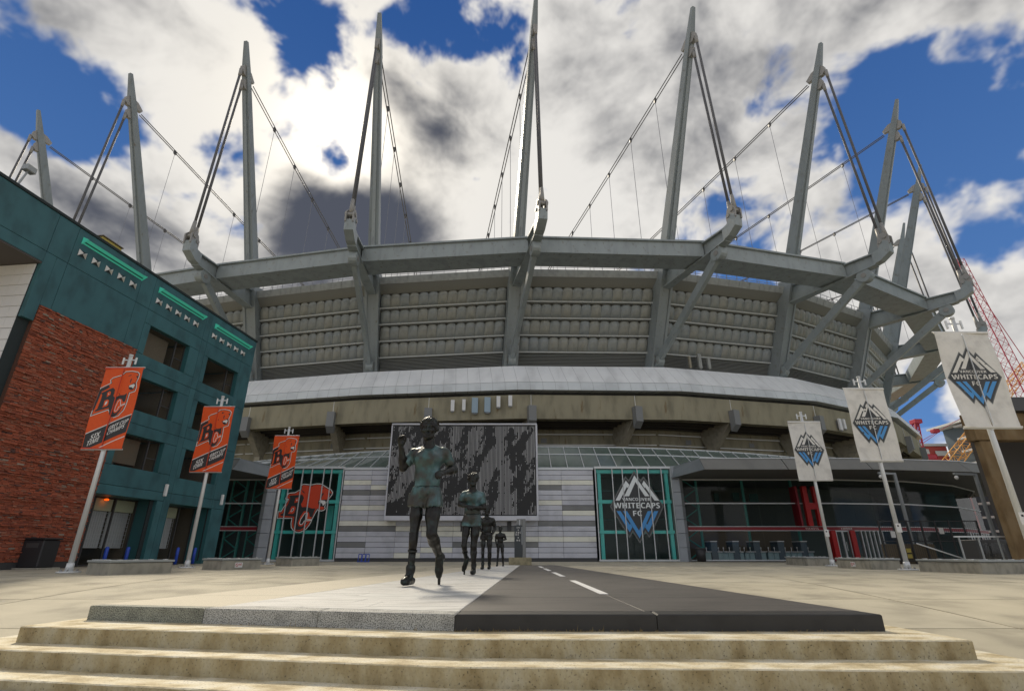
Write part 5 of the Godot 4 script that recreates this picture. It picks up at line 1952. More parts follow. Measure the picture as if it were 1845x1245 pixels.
	for k in 14:
		st = S()
		var a := PI + PI * k / 13.0
		bar(st, W(168 + 13.1 * cos(a), -5, 205 + 13.1 * sin(a)), W(168 + 13.1 * cos(a), 33.4, 205 + 13.1 * sin(a)), 0.3, 0.3)
		obj("mullion", st, M.far_slab, t)
	t = thing("blue_glass_tower", "pale blue glass tower mirrored in the right end of the ticket hall", "building")
	st = S()
	box(st, W(78.0, -3.0, 62.0), W(100.0, 46.0, 40.0))
	obj("glazing", st, mat("blue_glass", Color(0.16, 0.42, 0.52), 0.2), t)
	for k in 12:
		st = S()
		box(st, W(77.6, 2.0 + k * 3.6, 62.4), W(100.4, 2.7 + k * 3.6, 39.6))
		obj("floor_band", st, M.booth_dark, t)
	for k in 9:
		st = S()
		box(st, W(77.7, -3.0, 40.2 + k * 2.6), W(78.0, 46.0, 40.5 + k * 2.6))
		obj("mullion", st, M.booth_dark, t)
	t = thing("balcony_tower", "slim grey apartment tower with balconies beside the tan portal", "building")
	st = S()
	cbox(st, W(147.0, -5, 175), W(160.0, 39.0, 160), 0.2)
	obj("wall", st, M.booth_dark, t)
	for k in 9:
		st = S()
		box(st, W(143.5, 6.0 + k * 4.0, 166), W(149.0, 6.6 + k * 4.0, 158.5))
		obj("balcony", st, M.far_slab, t)
	st = S()
	box(st, W(142.5, 39.0, 176), W(161, 39.7, 158))
	obj("roof_slab", st, M.far_slab, t)

# ------------------------------------------------------------------ figures: a field of tapered limbs, meshed
class Field:
	var o: Vector3
	var c: float
	var nx: int
	var ny: int
	var nz: int
	var f: PackedFloat32Array
	func _init(lo: Vector3, hi: Vector3, cell: float) -> void:
		o = lo; c = cell
		nx = int(ceil((hi.x - lo.x) / cell)) + 1
		ny = int(ceil((hi.y - lo.y) / cell)) + 1
		nz = int(ceil((hi.z - lo.z) / cell)) + 1
		f = PackedFloat32Array()
		f.resize(nx * ny * nz)
		f.fill(1.0)
	# tapered capsule, squashed by q (scale per axis of the distance space), blended with k
	func limb(a: Vector3, b: Vector3, ra: float, rb: float, k := 0.03, q := Vector3.ONE, cut := false) -> void:
		var pad := maxf(ra, rb) * maxf(1.0 / q.x, maxf(1.0 / q.y, 1.0 / q.z)) + k + c * 2.0
		var lo := a.min(b) - Vector3.ONE * pad
		var hi := a.max(b) + Vector3.ONE * pad
		var x0 := maxi(0, int((lo.x - o.x) / c)); var x1 := mini(nx - 1, int((hi.x - o.x) / c) + 1)
		var y0 := maxi(0, int((lo.y - o.y) / c)); var y1 := mini(ny - 1, int((hi.y - o.y) / c) + 1)
		var z0 := maxi(0, int((lo.z - o.z) / c)); var z1 := mini(nz - 1, int((hi.z - o.z) / c) + 1)
		var ab := (b - a) * q
		var ll := maxf(ab.length_squared(), 1e-8)
		for y in range(y0, y1 + 1):
			for z in range(z0, z1 + 1):
				var base := (y * nz + z) * nx
				for x in range(x0, x1 + 1):
					var p := (Vector3(o.x + x * c, o.y + y * c, o.z + z * c) - a) * q
					var t := clampf(p.dot(ab) / ll, 0.0, 1.0)
					var d := (p - ab * t).length() - lerpf(ra, rb, t)
					var e := f[base + x]
					if cut:
						d = -d
						var h2 := maxf(k - absf(e - d), 0.0) / maxf(k, 1e-5)
						f[base + x] = maxf(e, d) + h2 * h2 * k * 0.25
					else:
						var h := maxf(k - absf(e - d), 0.0) / maxf(k, 1e-5)
						f[base + x] = minf(e, d) - h * h * k * 0.25
	func oval(p: Vector3, r: Vector3, k := 0.02, cut := false) -> void:
		var m := minf(r.x, minf(r.y, r.z))
		limb(p, p + Vector3(0, 1e-4, 0), m, m, k, Vector3(m / r.x, m / r.y, m / r.z), cut)
	# keep only what lies on the side of the plane that n points away from
	func clip(p: Vector3, n: Vector3) -> void:
		for y in ny:
			for z in nz:
				for x in nx:
					var d := (Vector3(o.x + x * c, o.y + y * c, o.z + z * c) - p).dot(n)
					var i := (y * nz + z) * nx + x
					if d > f[i]: f[i] = d
	func ripple(amp: float, fr: float, sd: int, stretch := Vector3.ONE) -> void:
		var n := FastNoiseLite.new()
		n.seed = sd; n.frequency = fr; n.fractal_octaves = 2
		for y in ny:
			for z in nz:
				for x in nx:
					var i := (y * nz + z) * nx + x
					if absf(f[i]) < 0.05:
						f[i] += amp * n.get_noise_3d((o.x + x * c) * stretch.x, (o.y + y * c) * stretch.y, (o.z + z * c) * stretch.z)
	func mesh(st: SurfaceTool, s: float, at: Vector3) -> void:
		var idx := {}
		var verts := PackedVector3Array()
		var sx := 1
		var sz := nx
		var sy := nx * nz
		for y in ny - 1:
			for z in nz - 1:
				for x in nx - 1:
					var i := y * sy + z * sz + x
					var v0 := f[i]; var v1 := f[i + 1]; var v2 := f[i + sz]; var v3 := f[i + sz + 1]
					var v4 := f[i + sy]; var v5 := f[i + sy + 1]; var v6 := f[i + sy + sz]; var v7 := f[i + sy + sz + 1]
					var neg := int(v0 < 0) + int(v1 < 0) + int(v2 < 0) + int(v3 < 0) + int(v4 < 0) + int(v5 < 0) + int(v6 < 0) + int(v7 < 0)
					if neg == 0 or neg == 8: continue
					var sum := Vector3.ZERO
					var n := 0
					var vs := [v0, v1, v2, v3, v4, v5, v6, v7]
					for e in [[0, 1], [2, 3], [4, 5], [6, 7], [0, 2], [1, 3], [4, 6], [5, 7], [0, 4], [1, 5], [2, 6], [3, 7]]:
						var a: float = vs[e[0]]; var b: float = vs[e[1]]
						if (a < 0) != (b < 0):
							var t := a / (a - b)
							var pa := Vector3(e[0] & 1, (e[0] >> 2) & 1, (e[0] >> 1) & 1)
							var pb := Vector3(e[1] & 1, (e[1] >> 2) & 1, (e[1] >> 1) & 1)
							sum += pa.lerp(pb, t); n += 1
					idx[i] = verts.size()
					verts.append((o + (Vector3(x, y, z) + sum / n) * c) * s + at)
		for i in idx:
			var a := f[i]
			for q in [[sx, sy, sz], [sy, sz, sx], [sz, sx, sy]]:
				var b: float = f[i + q[0]]
				if (a < 0) == (b < 0): continue
				var u: int = q[1]; var w: int = q[2]
				if not (idx.has(i - u) and idx.has(i - w) and idx.has(i - u - w)): continue
				var p := [verts[idx[i]], verts[idx[i - u]], verts[idx[i - u - w]], verts[idx[i - w]]]
				if a < 0:
					p = [p[0], p[3], p[2], p[1]]
				for k in [0, 1, 2, 0, 2, 3]:
					st.add_vertex(p[k])

# joints of a figure 1.76 m tall, facing +z; s is the size, cell the fineness
func statue(label: String, at: Vector3, s: float, cell: float, J: Dictionary) -> void:
	var t := thing("runner_statue", label, "statue", at, "bronze runners in line")
	var fine := cell < 0.013
	var f := Field.new(Vector3(-0.5, -0.02, -0.6), Vector3(0.5, 1.6, 0.45), cell)
	var neck: Vector3 = J.neck
	var pelvis: Vector3 = J.pelvis
	# trunk
	var chest := pelvis.lerp(neck, 0.68)
	f.limb(pelvis + Vector3(0, 0.02, 0), pelvis.lerp(neck, 0.35), 0.125, 0.115, 0.04, Vector3(0.92, 1, 1.25))
	f.limb(pelvis.lerp(neck, 0.35), chest, 0.118, 0.126, 0.04, Vector3(0.93, 1, 1.2))
	f.limb(J.sl + Vector3(-0.03, -0.035, 0), J.sr + Vector3(0.03, -0.035, 0), 0.056, 0.056, 0.06)
	f.limb(chest + Vector3(-0.07, 0.01, 0.06), chest + Vector3(0.07, 0.01, 0.06), 0.07, 0.07, 0.05)
	for k in ["l", "r"]:
		f.limb(neck + Vector3(0, -0.015, -0.02), J["s" + k] + Vector3(0, -0.005, -0.005), 0.046, 0.05, 0.04)
	f.limb(neck - Vector3(0, 0.06, 0), neck + Vector3(0, 0.07, 0.02), 0.062, 0.054, 0.03)
	# arms
	for k in ["l", "r"]:
		var sh: Vector3 = J["s" + k]; var el: Vector3 = J["e" + k]; var ha: Vector3 = J["h" + k]
		f.limb(sh, sh.lerp(el, 0.5), 0.058, 0.05, 0.03)
		f.limb(sh.lerp(el, 0.5), el, 0.05, 0.041, 0.02)
		f.limb(el, el.lerp(ha, 0.4), 0.043, 0.042, 0.02)
		f.limb(el.lerp(ha, 0.4), ha, 0.042, 0.027, 0.02)
	# legs; the right one ends at the knee socket
	for k in ["l", "r"]:
		var hp: Vector3 = J["p" + k]; var kn: Vector3 = J["k" + k]; var an: Vector3 = J["a" + k]
		var th := 1.0 if k == "l" else 0.82
		f.limb(hp, hp.lerp(kn, 0.5), 0.088 * th, 0.076 * th, 0.03)
		f.limb(hp.lerp(kn, 0.5), kn, 0.076 * th, 0.053 * th, 0.03)
		if k == "r":
			continue
		f.limb(kn, kn.lerp(an, 0.3), 0.055, 0.058, 0.02)
		var back := Vector3(0, 0, -0.018)
		f.limb(kn.lerp(an, 0.15) + back, kn.lerp(an, 0.55) + back, 0.05, 0.044, 0.03)
		f.limb(kn.lerp(an, 0.3), an, 0.055, 0.036, 0.02)
	# kneecap
	f.oval(J.kl + (J.kl_fwd if J.has("kl_fwd") else Vector3(0, 0, 0.03)), Vector3(0.04, 0.045, 0.035), 0.03)
	if fine:
		f.ripple(0.004, 9.0, 3)
	var st := S(true)
	f.mesh(st, s, Vector3.ZERO)
	# head
	var hc: Vector3 = J.head
	var hcell := 0.0055 if fine else cell * 0.7
	var g := Field.new(hc - Vector3(0.12, 0.17, 0.13), hc + Vector3(0.12, 0.14, 0.14), hcell)
	g.oval(hc + Vector3(0, 0.03, -0.012), Vector3(0.078, 0.09, 0.096), 0.02)
	g.limb(hc + Vector3(0, -0.02, 0.015), hc + Vector3(0, -0.085, 0.04), 0.066, 0.042, 0.03)
	g.limb(hc + Vector3(-0.036, -0.075, 0.02), hc + Vector3(0.036, -0.075, 0.02), 0.03, 0.03, 0.03)
	g.oval(hc + Vector3(0, -0.098, 0.06), Vector3(0.022, 0.017, 0.02), 0.015)
	g.limb(hc + Vector3(0, -0.06, -0.01), hc + Vector3(0, -0.165, -0.025), 0.054, 0.058, 0.02)
	if fine:
		g.limb(hc + Vector3(-0.05, 0.032, 0.075), hc + Vector3(0.05, 0.032, 0.075), 0.014, 0.014, 0.014)
		for sg in [-1.0, 1.0]:
			g.oval(hc + Vector3(sg * 0.030, 0.010, 0.092), Vector3(0.020, 0.013, 0.016), 0.012, true)
			g.oval(hc + Vector3(sg * 0.031, 0.010, 0.078), Vector3(0.013, 0.009, 0.009), 0.003)
			g.oval(hc + Vector3(sg * 0.048, -0.022, 0.058), Vector3(0.022, 0.018, 0.02), 0.02)
			g.oval(hc + Vector3(sg * 0.080, -0.005, -0.005), Vector3(0.011, 0.032, 0.02), 0.006)
		g.limb(hc + Vector3(0, 0.018, 0.088), hc + Vector3(0, -0.026, 0.108), 0.009, 0.0135, 0.01)
		g.limb(hc + Vector3(-0.012, -0.030, 0.096), hc + Vector3(0.012, -0.030, 0.096), 0.009, 0.009, 0.008)
		g.limb(hc + Vector3(-0.024, -0.058, 0.078), hc + Vector3(0.024, -0.058, 0.078), 0.012, 0.012, 0.006)
		g.limb(hc + Vector3(-0.026, -0.060, 0.094), hc + Vector3(0.026, -0.060, 0.094), 0.0045, 0.0045, 0.004, Vector3.ONE, true)
		g.limb(hc + Vector3(-0.02, -0.071, 0.084), hc + Vector3(0.02, -0.071, 0.084), 0.0085, 0.0085, 0.006)
	else:
		g.limb(hc + Vector3(0, 0.018, 0.085), hc + Vector3(0, -0.026, 0.105), 0.011, 0.015, 0.01)
		for sg in [-1.0, 1.0]:
			g.oval(hc + Vector3(sg * 0.030, 0.010, 0.092), Vector3(0.020, 0.014, 0.018), 0.012, true)
			g.oval(hc + Vector3(sg * 0.080, -0.005, -0.005), Vector3(0.012, 0.032, 0.02), 0.006)
	g.mesh(st, s, Vector3.ZERO)
	# hands: palm, four bent fingers, thumb
	for k in ["l", "r"]:
		var ha: Vector3 = J["h" + k]; var el: Vector3 = J["e" + k]
		var fw: Vector3 = (ha - el).normalized()
		var pn: Vector3 = J["n" + k]      # where the palm looks
		pn = (pn - fw * pn.dot(fw)).normalized()
		var ac: Vector3 = fw.cross(pn).normalized() * (1.0 if k == "r" else -1.0)   # towards the thumb
		var curl: float = J["c" + k]
		var hf := Field.new(ha - Vector3.ONE * 0.16, ha + Vector3.ONE * 0.16, 0.0055 if fine else cell * 0.75)
		hf.limb(ha - fw * 0.02, ha + fw * 0.02, 0.027, 0.03, 0.01)
		for q in [-0.024, -0.008, 0.008, 0.024]:
			hf.limb(ha + fw * 0.012 + ac * q * 0.7, ha + fw * 0.07 + ac * q, 0.016, 0.0135, 0.012)
		var lens := [0.058, 0.070, 0.074, 0.066]
		for fi in 4:
			var q: float = [-0.026, -0.0088, 0.0088, 0.026][fi]
			var p0 := ha + fw * 0.072 + ac * q
			var a1 := curl * 0.6
			var a2 := curl * 1.5
			var a3 := curl * 2.2
			var L: float = lens[fi]
			var p1 := p0 + (fw * cos(a1) + pn * sin(a1)) * L * 0.48
			var p2 := p1 + (fw * cos(a2) + pn * sin(a2)) * L * 0.32
			var p3 := p2 + (fw * cos(a3) + pn * sin(a3)) * L * 0.24
			hf.limb(p0, p1, 0.0095, 0.009, 0.004)
			hf.limb(p1, p2, 0.009, 0.0085, 0.003)
			hf.limb(p2, p3, 0.0085, 0.0075, 0.003)
		var th0 := ha + fw * 0.012 + ac * 0.022
		var th1 := ha + fw * 0.045 + ac * 0.048 + pn * 0.012
		var th2 := ha + fw * 0.075 + ac * 0.050 + pn * 0.022
		var th3 := ha + fw * 0.097 + ac * 0.042 + pn * 0.028
		hf.limb(th0, th1, 0.016, 0.012, 0.01)
		hf.limb(th1, th2, 0.012, 0.010, 0.004)
		hf.limb(th2, th3, 0.010, 0.008, 0.003)
		hf.mesh(st, s, Vector3.ZERO)
	obj("body", st, M.bronze, t)
	# hair: a cap of close curls
	var hr := Field.new(hc - Vector3(0.15, 0.10, 0.17), hc + Vector3(0.15, 0.19, 0.16), hcell)
	hr.oval(hc + Vector3(0, 0.040, -0.018), Vector3(0.094, 0.096, 0.104), 0.01)
	var hrng := RandomNumberGenerator.new()
	hrng.seed = int(at.z * 10)
	for k in (260 if fine else 70):
		var d := Vector3(hrng.randfn(), hrng.randfn(), hrng.randfn()).normalized()
		if d.y < -0.45 or (d.z > 0.35 and d.y < 0.45): continue
		var c2 := hc + Vector3(0, 0.040, -0.018) + d * Vector3(0.098, 0.100, 0.108)
		if d.z > 0.2 and c2.y < hc.y + 0.06: continue
		hr.oval(c2, Vector3.ONE * hrng.randf_range(0.012, 0.021), 0.004)
	hr.clip(hc + Vector3(0, 0.052, 0.075), Vector3(0, -0.62, 0.78))
	hr.clip(hc + Vector3(0, -0.075, 0), Vector3(0, -1, 0))
	st = S(true)
	hr.mesh(st, s, Vector3.ZERO)
	obj("hair", st, M.bronze, t)
	# shirt
	var ccl := cell * 0.9
	var sf := Field.new(Vector3(-0.42, pelvis.y - 0.02, -0.28), Vector3(0.42, neck.y + 0.06, 0.3), ccl)
	sf.limb(pelvis + Vector3(0, 0.04, 0), pelvis.lerp(neck, 0.35), 0.134, 0.126, 0.04, Vector3(0.96, 1, 1.22))
	sf.limb(pelvis.lerp(neck, 0.35), chest, 0.130, 0.138, 0.04, Vector3(0.92, 1, 1.2))
	sf.limb(J.sl + Vector3(-0.03, -0.035, 0), J.sr + Vector3(0.03, -0.035, 0), 0.066, 0.066, 0.07)
	sf.limb(chest + Vector3(-0.07, 0.01, 0.06), chest + Vector3(0.07, 0.01, 0.06), 0.08, 0.08, 0.05)
	for k in ["l", "r"]:
		sf.limb(neck + Vector3(0, -0.02, -0.02), J["s" + k] + Vector3(0, -0.005, -0.005), 0.052, 0.056, 0.05)
	sf.clip(Vector3(0, J.waist, 0), Vector3(0, -1, 0))
	for k in ["l", "r"]:
		var sh: Vector3 = J["s" + k]; var el: Vector3 = J["e" + k]
		sf.limb(sh, sh.lerp(el, 0.62), 0.060, 0.062, 0.02)
	for k in ["l", "r"]:
		var sh: Vector3 = J["s" + k]; var el: Vector3 = J["e" + k]
		# trim the rounded sleeve end square to the arm
		var dd: Vector3 = (el - sh).normalized()
		sf.limb(sh + (el - sh) * 0.60 + dd * 0.09, sh + (el - sh) * 0.60 + dd * 0.12, 0.080, 0.080, 0.0, Vector3.ONE, true)
	sf.limb(neck + Vector3(0, 0.0, 0.03), neck + Vector3(0, 0.1, 0.05), 0.062, 0.075, 0.01, Vector3.ONE, true)
	if fine: sf.ripple(0.012, 7.0, 9, Vector3(1, 0.7, 1))
	st = S(true)
	sf.mesh(st, s, Vector3.ZERO)
	obj("shirt", st, M.bronze_cloth if J.get("green", true) else M.bronze, t)
	# shorts
	var hf2 := Field.new(Vector3(-0.32, pelvis.y - 0.42, -0.3), Vector3(0.32, J.waist + 0.03, 0.34), ccl)
	hf2.limb(pelvis + Vector3(0, 0.02, 0), pelvis + Vector3(0, 0.1, 0), 0.148, 0.136, 0.04, Vector3(0.90, 1, 1.15))
	for k in ["l", "r"]:
		var hp: Vector3 = J["p" + k]; var kn: Vector3 = J["k" + k]
		hf2.limb(hp, hp.lerp(kn, 0.45), 0.100, 0.102, 0.02)
	hf2.clip(Vector3(0, J.waist - 0.004, 0), Vector3(0, 1, 0))
	hf2.clip(Vector3(0, J.hem, 0), Vector3(-0.12, -1, 0).normalized())
	hf2.clip(Vector3(0, J.hem, 0), Vector3(0.12, -1, 0).normalized())
	if fine: hf2.ripple(0.016, 11.0, 19, Vector3(1.6, 0.35, 1.6))
	st = S(true)
	hf2.mesh(st, s, Vector3.ZERO)
	obj("shorts", st, M.bronze_cloth if J.get("green", true) else M.bronze, t)
	# the false lower leg: socket, two struts, ankle
	var leg := node_part("prosthetic_leg", t)
	st = S(true)
	var kn: Vector3 = J.kr * s
	var an: Vector3 = J.ar * s
	tube(st, kn + Vector3(0, 0.03 * s, 0), kn.lerp(an, 0.38), 0.052 * s, 0.042 * s, 14)
	obj("socket", st, M.bronze, leg)
	st = S(true)
	tube(st, kn.lerp(an, 0.36), an, 0.030 * s, 0.026 * s, 12)
	for e in [[0.39, 0.05], [0.97, 0.036]]:
		tube(st, kn.lerp(an, e[0] - 0.025), kn.lerp(an, e[0] + 0.025), e[1] * s, -1, 12)
	for sg in [-1.0, 1.0]:
		tube(st, kn.lerp(an, 0.38) + Vector3(sg * 0.03 * s, 0, 0), an + Vector3(sg * 0.026 * s, 0, 0), 0.010 * s, 0.010 * s, 8)
	obj("shin_tube", st, M.bronze_shoe, leg)
	# shoes
	for k in ["l", "r"]:
		var ak: Vector3 = J["a" + k]; var to: Vector3 = J["t" + k]
		var fd := (to - ak)
		var up: Vector3 = J["u" + k]
		var f1 := (fd - up * fd.dot(up)).normalized()
		var sl := ak - up * 0.055
		var sfld := Field.new((ak.min(to)) - Vector3.ONE * 0.14, ak.max(to) + Vector3.ONE * 0.14, hcell * 1.3)
		var heel := sl - f1 * 0.045
		var ball_ := sl + f1 * 0.115
		var toe := sl + f1 * 0.165
		sfld.limb(heel, ball_, 0.040, 0.043, 0.02)
		sfld.limb(ball_, toe, 0.043, 0.034, 0.02)
		sfld.limb(sl + f1 * 0.04 + up * 0.035, ak + up * 0.03, 0.040, 0.044, 0.03)
		sfld.limb(ak + up * 0.055, ak + up * 0.07, 0.050, 0.050, 0.01)
		# sole: flatten
		sfld.clip(sl - up * 0.036, -up)
		st = S(true)
		sfld.mesh(st, s, Vector3.ZERO)
		var shoe := obj("shoe", st, M.bronze_shoe, t)
		st = S()
		for q in 5:
			var c0 := ak + f1 * (0.035 + q * 0.02) + up * (0.028 - q * 0.013)
			var sd_ := up.cross(f1).normalized()
			bar(st, (c0 - sd_ * 0.028) * s, (c0 + sd_ * 0.028) * s, 0.008 * s, 0.008 * s, -1, -1, up)
		obj("lace", st, M.bronze, shoe)
	# a steel pin holds the lifted foot
	if J.has("pin"):
		st = S()
		var pt: Vector3 = J.pin * s
		tube(st, Vector3(pt.x, 0.0, pt.z), pt, 0.014 * s, 0.018 * s, 8)
		obj("support_pin", st, M.bronze, t)

func make_statues() -> void:
	statue("largest bronze runner, nearest the steps, right hand raised", W(-1.80, 0.0, 11.25), 1.905, 0.0115, {
		"neck": Vector3(0.005, 1.45, 0), "head": Vector3(-0.006, 1.63, 0.03), "pelvis": Vector3(0.0, 0.93, 0), "waist": 0.995, "hem": 0.77,
		"sr": Vector3(-0.165, 1.362, 0), "sl": Vector3(0.180, 1.370, 0), "er": Vector3(-0.272, 1.20, 0.03), "el": Vector3(0.288, 1.19, -0.05),
		"hr": Vector3(-0.292, 1.43, 0.13), "hl": Vector3(0.20, 1.135, 0.13), "nr": Vector3(0.6, 0, 0.8), "nl": Vector3(-0.3, -0.7, -0.5), "cr": 0.75, "cl": 0.9,
		"pr": Vector3(-0.088, 0.885, 0.01), "pl": Vector3(0.082, 0.885, 0.01), "kr": Vector3(-0.095, 0.49, 0.07), "kl": Vector3(0.098, 0.50, 0.10), "kl_fwd": Vector3(0, 0.01, 0.035),
		"ar": Vector3(-0.115, 0.105, 0.02), "al": Vector3(0.150, 0.265, -0.25), "tr": Vector3(-0.145, 0.02, 0.17), "tl": Vector3(0.155, 0.03, -0.23), "ur": Vector3(0.0, 1, 0.0), "ul": Vector3(0.0, 0.12, -0.99).normalized(), "pin": Vector3(0.155, 0.07, -0.24)})
	statue("second largest bronze runner, forearms crossed over the belly", W(-1.22, 0.0, 16.6), 1.655, 0.0145, {
		"neck": Vector3(0.005, 1.46, 0), "head": Vector3(0.005, 1.635, 0.03), "pelvis": Vector3(0.0, 0.94, 0), "waist": 1.02, "hem": 0.80,
		"sr": Vector3(-0.160, 1.375, 0), "sl": Vector3(0.178, 1.36, 0), "er": Vector3(-0.235, 1.20, 0.02), "el": Vector3(0.225, 1.13, 0.03),
		"hr": Vector3(-0.07, 1.145, 0.19), "hl": Vector3(0.04, 1.125, 0.20), "nr": Vector3(0, -0.5, -0.8), "nl": Vector3(0, -0.5, -0.8), "cr": 0.8, "cl": 0.7,
		"pr": Vector3(-0.085, 0.89, 0.01), "pl": Vector3(0.08, 0.89, 0.01), "kr": Vector3(-0.125, 0.47, 0.09), "kl": Vector3(0.045, 0.47, 0.04),
		"ar": Vector3(-0.095, 0.24, -0.2), "al": Vector3(0.055, 0.10, 0.0), "tr": Vector3(-0.13, 0.05, -0.12), "tl": Vector3(0.04, 0.02, 0.17), "ur": Vector3(-0.1, 0.42, -0.9).normalized(), "ul": Vector3(0, 1, 0), "pin": Vector3(-0.125, 0.08, -0.17), "green": true})
	statue("third bronze runner, all dark, elbows bent at his sides", W(-0.98, 0.0, 21.2), 1.30, 0.017, {
		"neck": Vector3(0.0, 1.45, 0), "head": Vector3(0.0, 1.625, 0.04), "pelvis": Vector3(0.0, 0.93, 0), "waist": 1.02, "hem": 0.80,
		"sr": Vector3(-0.18, 1.37, 0), "sl": Vector3(0.185, 1.37, 0), "er": Vector3(-0.245, 1.16, -0.04), "el": Vector3(0.245, 1.13, -0.06),
		"hr": Vector3(-0.13, 1.04, 0.13), "hl": Vector3(0.16, 0.95, 0.06), "nr": Vector3(0.9, -0.2, 0), "nl": Vector3(-0.9, 0, 0), "cr": 0.8, "cl": 0.6,
		"pr": Vector3(-0.085, 0.89, 0.01), "pl": Vector3(0.085, 0.89, 0.01), "kr": Vector3(-0.10, 0.48, 0.04), "kl": Vector3(0.10, 0.48, 0.06),
		"ar": Vector3(-0.095, 0.105, 0.0), "al": Vector3(0.095, 0.105, -0.02), "tr": Vector3(-0.12, 0.02, 0.17), "tl": Vector3(0.08, 0.02, 0.16), "ur": Vector3(0, 1, 0), "ul": Vector3(0, 1, 0), "green": false})
	statue("smallest bronze runner, farthest back beside the wayfinding sign", W(-0.55, 0.0, 25.85), 1.0, 0.020, {
		"neck": Vector3(0.0, 1.45, 0), "head": Vector3(0.0, 1.625, 0.03), "pelvis": Vector3(0.0, 0.93, 0), "waist": 1.02, "hem": 0.80,
		"sr": Vector3(-0.17, 1.37, 0), "sl": Vector3(0.175, 1.37, 0), "er": Vector3(-0.215, 1.13, -0.02), "el": Vector3(0.265, 1.18, 0.0),
		"hr": Vector3(-0.18, 0.96, 0.10), "hl": Vector3(0.10, 1.13, 0.16), "nr": Vector3(0.9, -0.2, 0), "nl": Vector3(-0.2, -0.9, 0), "cr": 0.7, "cl": 0.7,
		"pr": Vector3(-0.085, 0.89, 0.01), "pl": Vector3(0.085, 0.89, 0.01), "kr": Vector3(-0.10, 0.48, 0.03), "kl": Vector3(0.115, 0.48, 0.04),
		"ar": Vector3(-0.13, 0.105, 0.0), "al": Vector3(0.14, 0.105, 0.0), "tr": Vector3(-0.15, 0.02, 0.17), "tl": Vector3(0.14, 0.02, 0.16), "ur": Vector3(0, 1, 0), "ul": Vector3(0, 1, 0), "green": false})

# ------------------------------------------------------------------ banner poles
func make_poles() -> void:
	var info := [
		[-14.72, 18.72, true, "banner pole nearest the red stone wall", "orange banner with big cat emblem, largest and nearest the red stone wall", false],
		[-14.14, 24.44, true, "banner pole in front of the second shopfront of the teal building", "middle orange banner with big cat emblem, in front of teal windows", false],
		[-13.59, 31.18, true, "banner pole in front of the big cat emblem bay", "smallest orange banner with big cat emblem, left of the entrance bay", false],
		[15.71, 27.51, false, "banner pole in front of the ticket windows with paper notice", "smallest white banner with diamond crest, above the ticket hall", true],
		[15.05, 21.40, false, "banner pole in front of the red door posts with paper notice", "middle white banner with diamond crest, below the stadium's right struts", true],
		[14.30, 15.30, false, "banner pole nearest the tan concrete portal", "nearest and largest white banner, diamond crest, top corners slack", true]]
	for q in info:
		var at := W(q[0], -0.02, q[1])
		var p := thing("banner_pole", q[3], "pole", at, "banner poles around the square")
		var st := S(true)
		tube(st, Vector3.ZERO, Vector3(0, 7.66, 0), 0.085, 0.065, 14)
		tube(st, Vector3(0, 7.66, 0), Vector3(0, 7.72, 0), 0.075, 0.075, 14)
		obj("shaft", st, M.pole, p)
		st = S(true)
		tube(st, Vector3.ZERO, Vector3(0, 0.05, 0), 0.34, 0.34, 20)
		tube(st, Vector3(0, 0.05, 0), Vector3(0, 0.30, 0), 0.12, 0.11, 14)
		obj("base_plate", st, M.pole, p)
		st = S()
		for k in 6:
			var a := TAU * k / 6.0
			tube(st, Vector3(cos(a) * 0.25, 0.05, sin(a) * 0.25), Vector3(cos(a) * 0.25, 0.11, sin(a) * 0.25), 0.025, -1, 6)
		obj("base_bolt", st, M.pin, p)
		for sg in [-1.0, 1.0]:
			st = S()
			bar(st, Vector3(0, 7.50, 0), Vector3(sg * 0.24, 7.50, 0), 0.04, 0.04)
			tube(st, Vector3(sg * 0.24, 7.33, 0), Vector3(sg * 0.24, 7.60, 0), 0.035, -1, 8)
			obj("side_spigot", st, M.pole, p)
		var bw: float = 1.48 if q[2] else 1.74
		for h in [7.165, 4.06]:
			st = S()
			tube(st, Vector3(-bw * 0.5, h, 0.10), Vector3(bw * 0.5, h, 0.10), 0.025, -1, 8)
			bar(st, Vector3(0, h, 0.0), Vector3(0, h, 0.1), 0.08, 0.08)
			obj("banner_arm", st, M.pole, p)
		if q[5]:
			st = S()
			box(st, Vector3(-0.10, 1.35, 0.085), Vector3(0.10, 1.68, 0.095))
			obj("paper_notice", st, M.print_white, p)
			st = S()
			box(st, Vector3(-0.05, 1.56, 0.0952), Vector3(0.02, 1.62, 0.0962))
			obj("notice_mark", st, M.print_black, p)
		banner(q[2], at + Vector3(0, 4.08, 0.0), q[4], bw)

# cloth wave, metres out of the banner plane
func wave(x: float, y: float, ph: float) -> float:
	return 0.034 * sin(y * 2.1 + ph + x * 1.3) * (0.4 + absf(x)) + 0.017 * sin(x * 5.0 - y * 1.2 + ph * 2.0) - 0.03 * (1.0 - pow(absf(y - 1.54) / 1.54, 2.0)) * 0.6

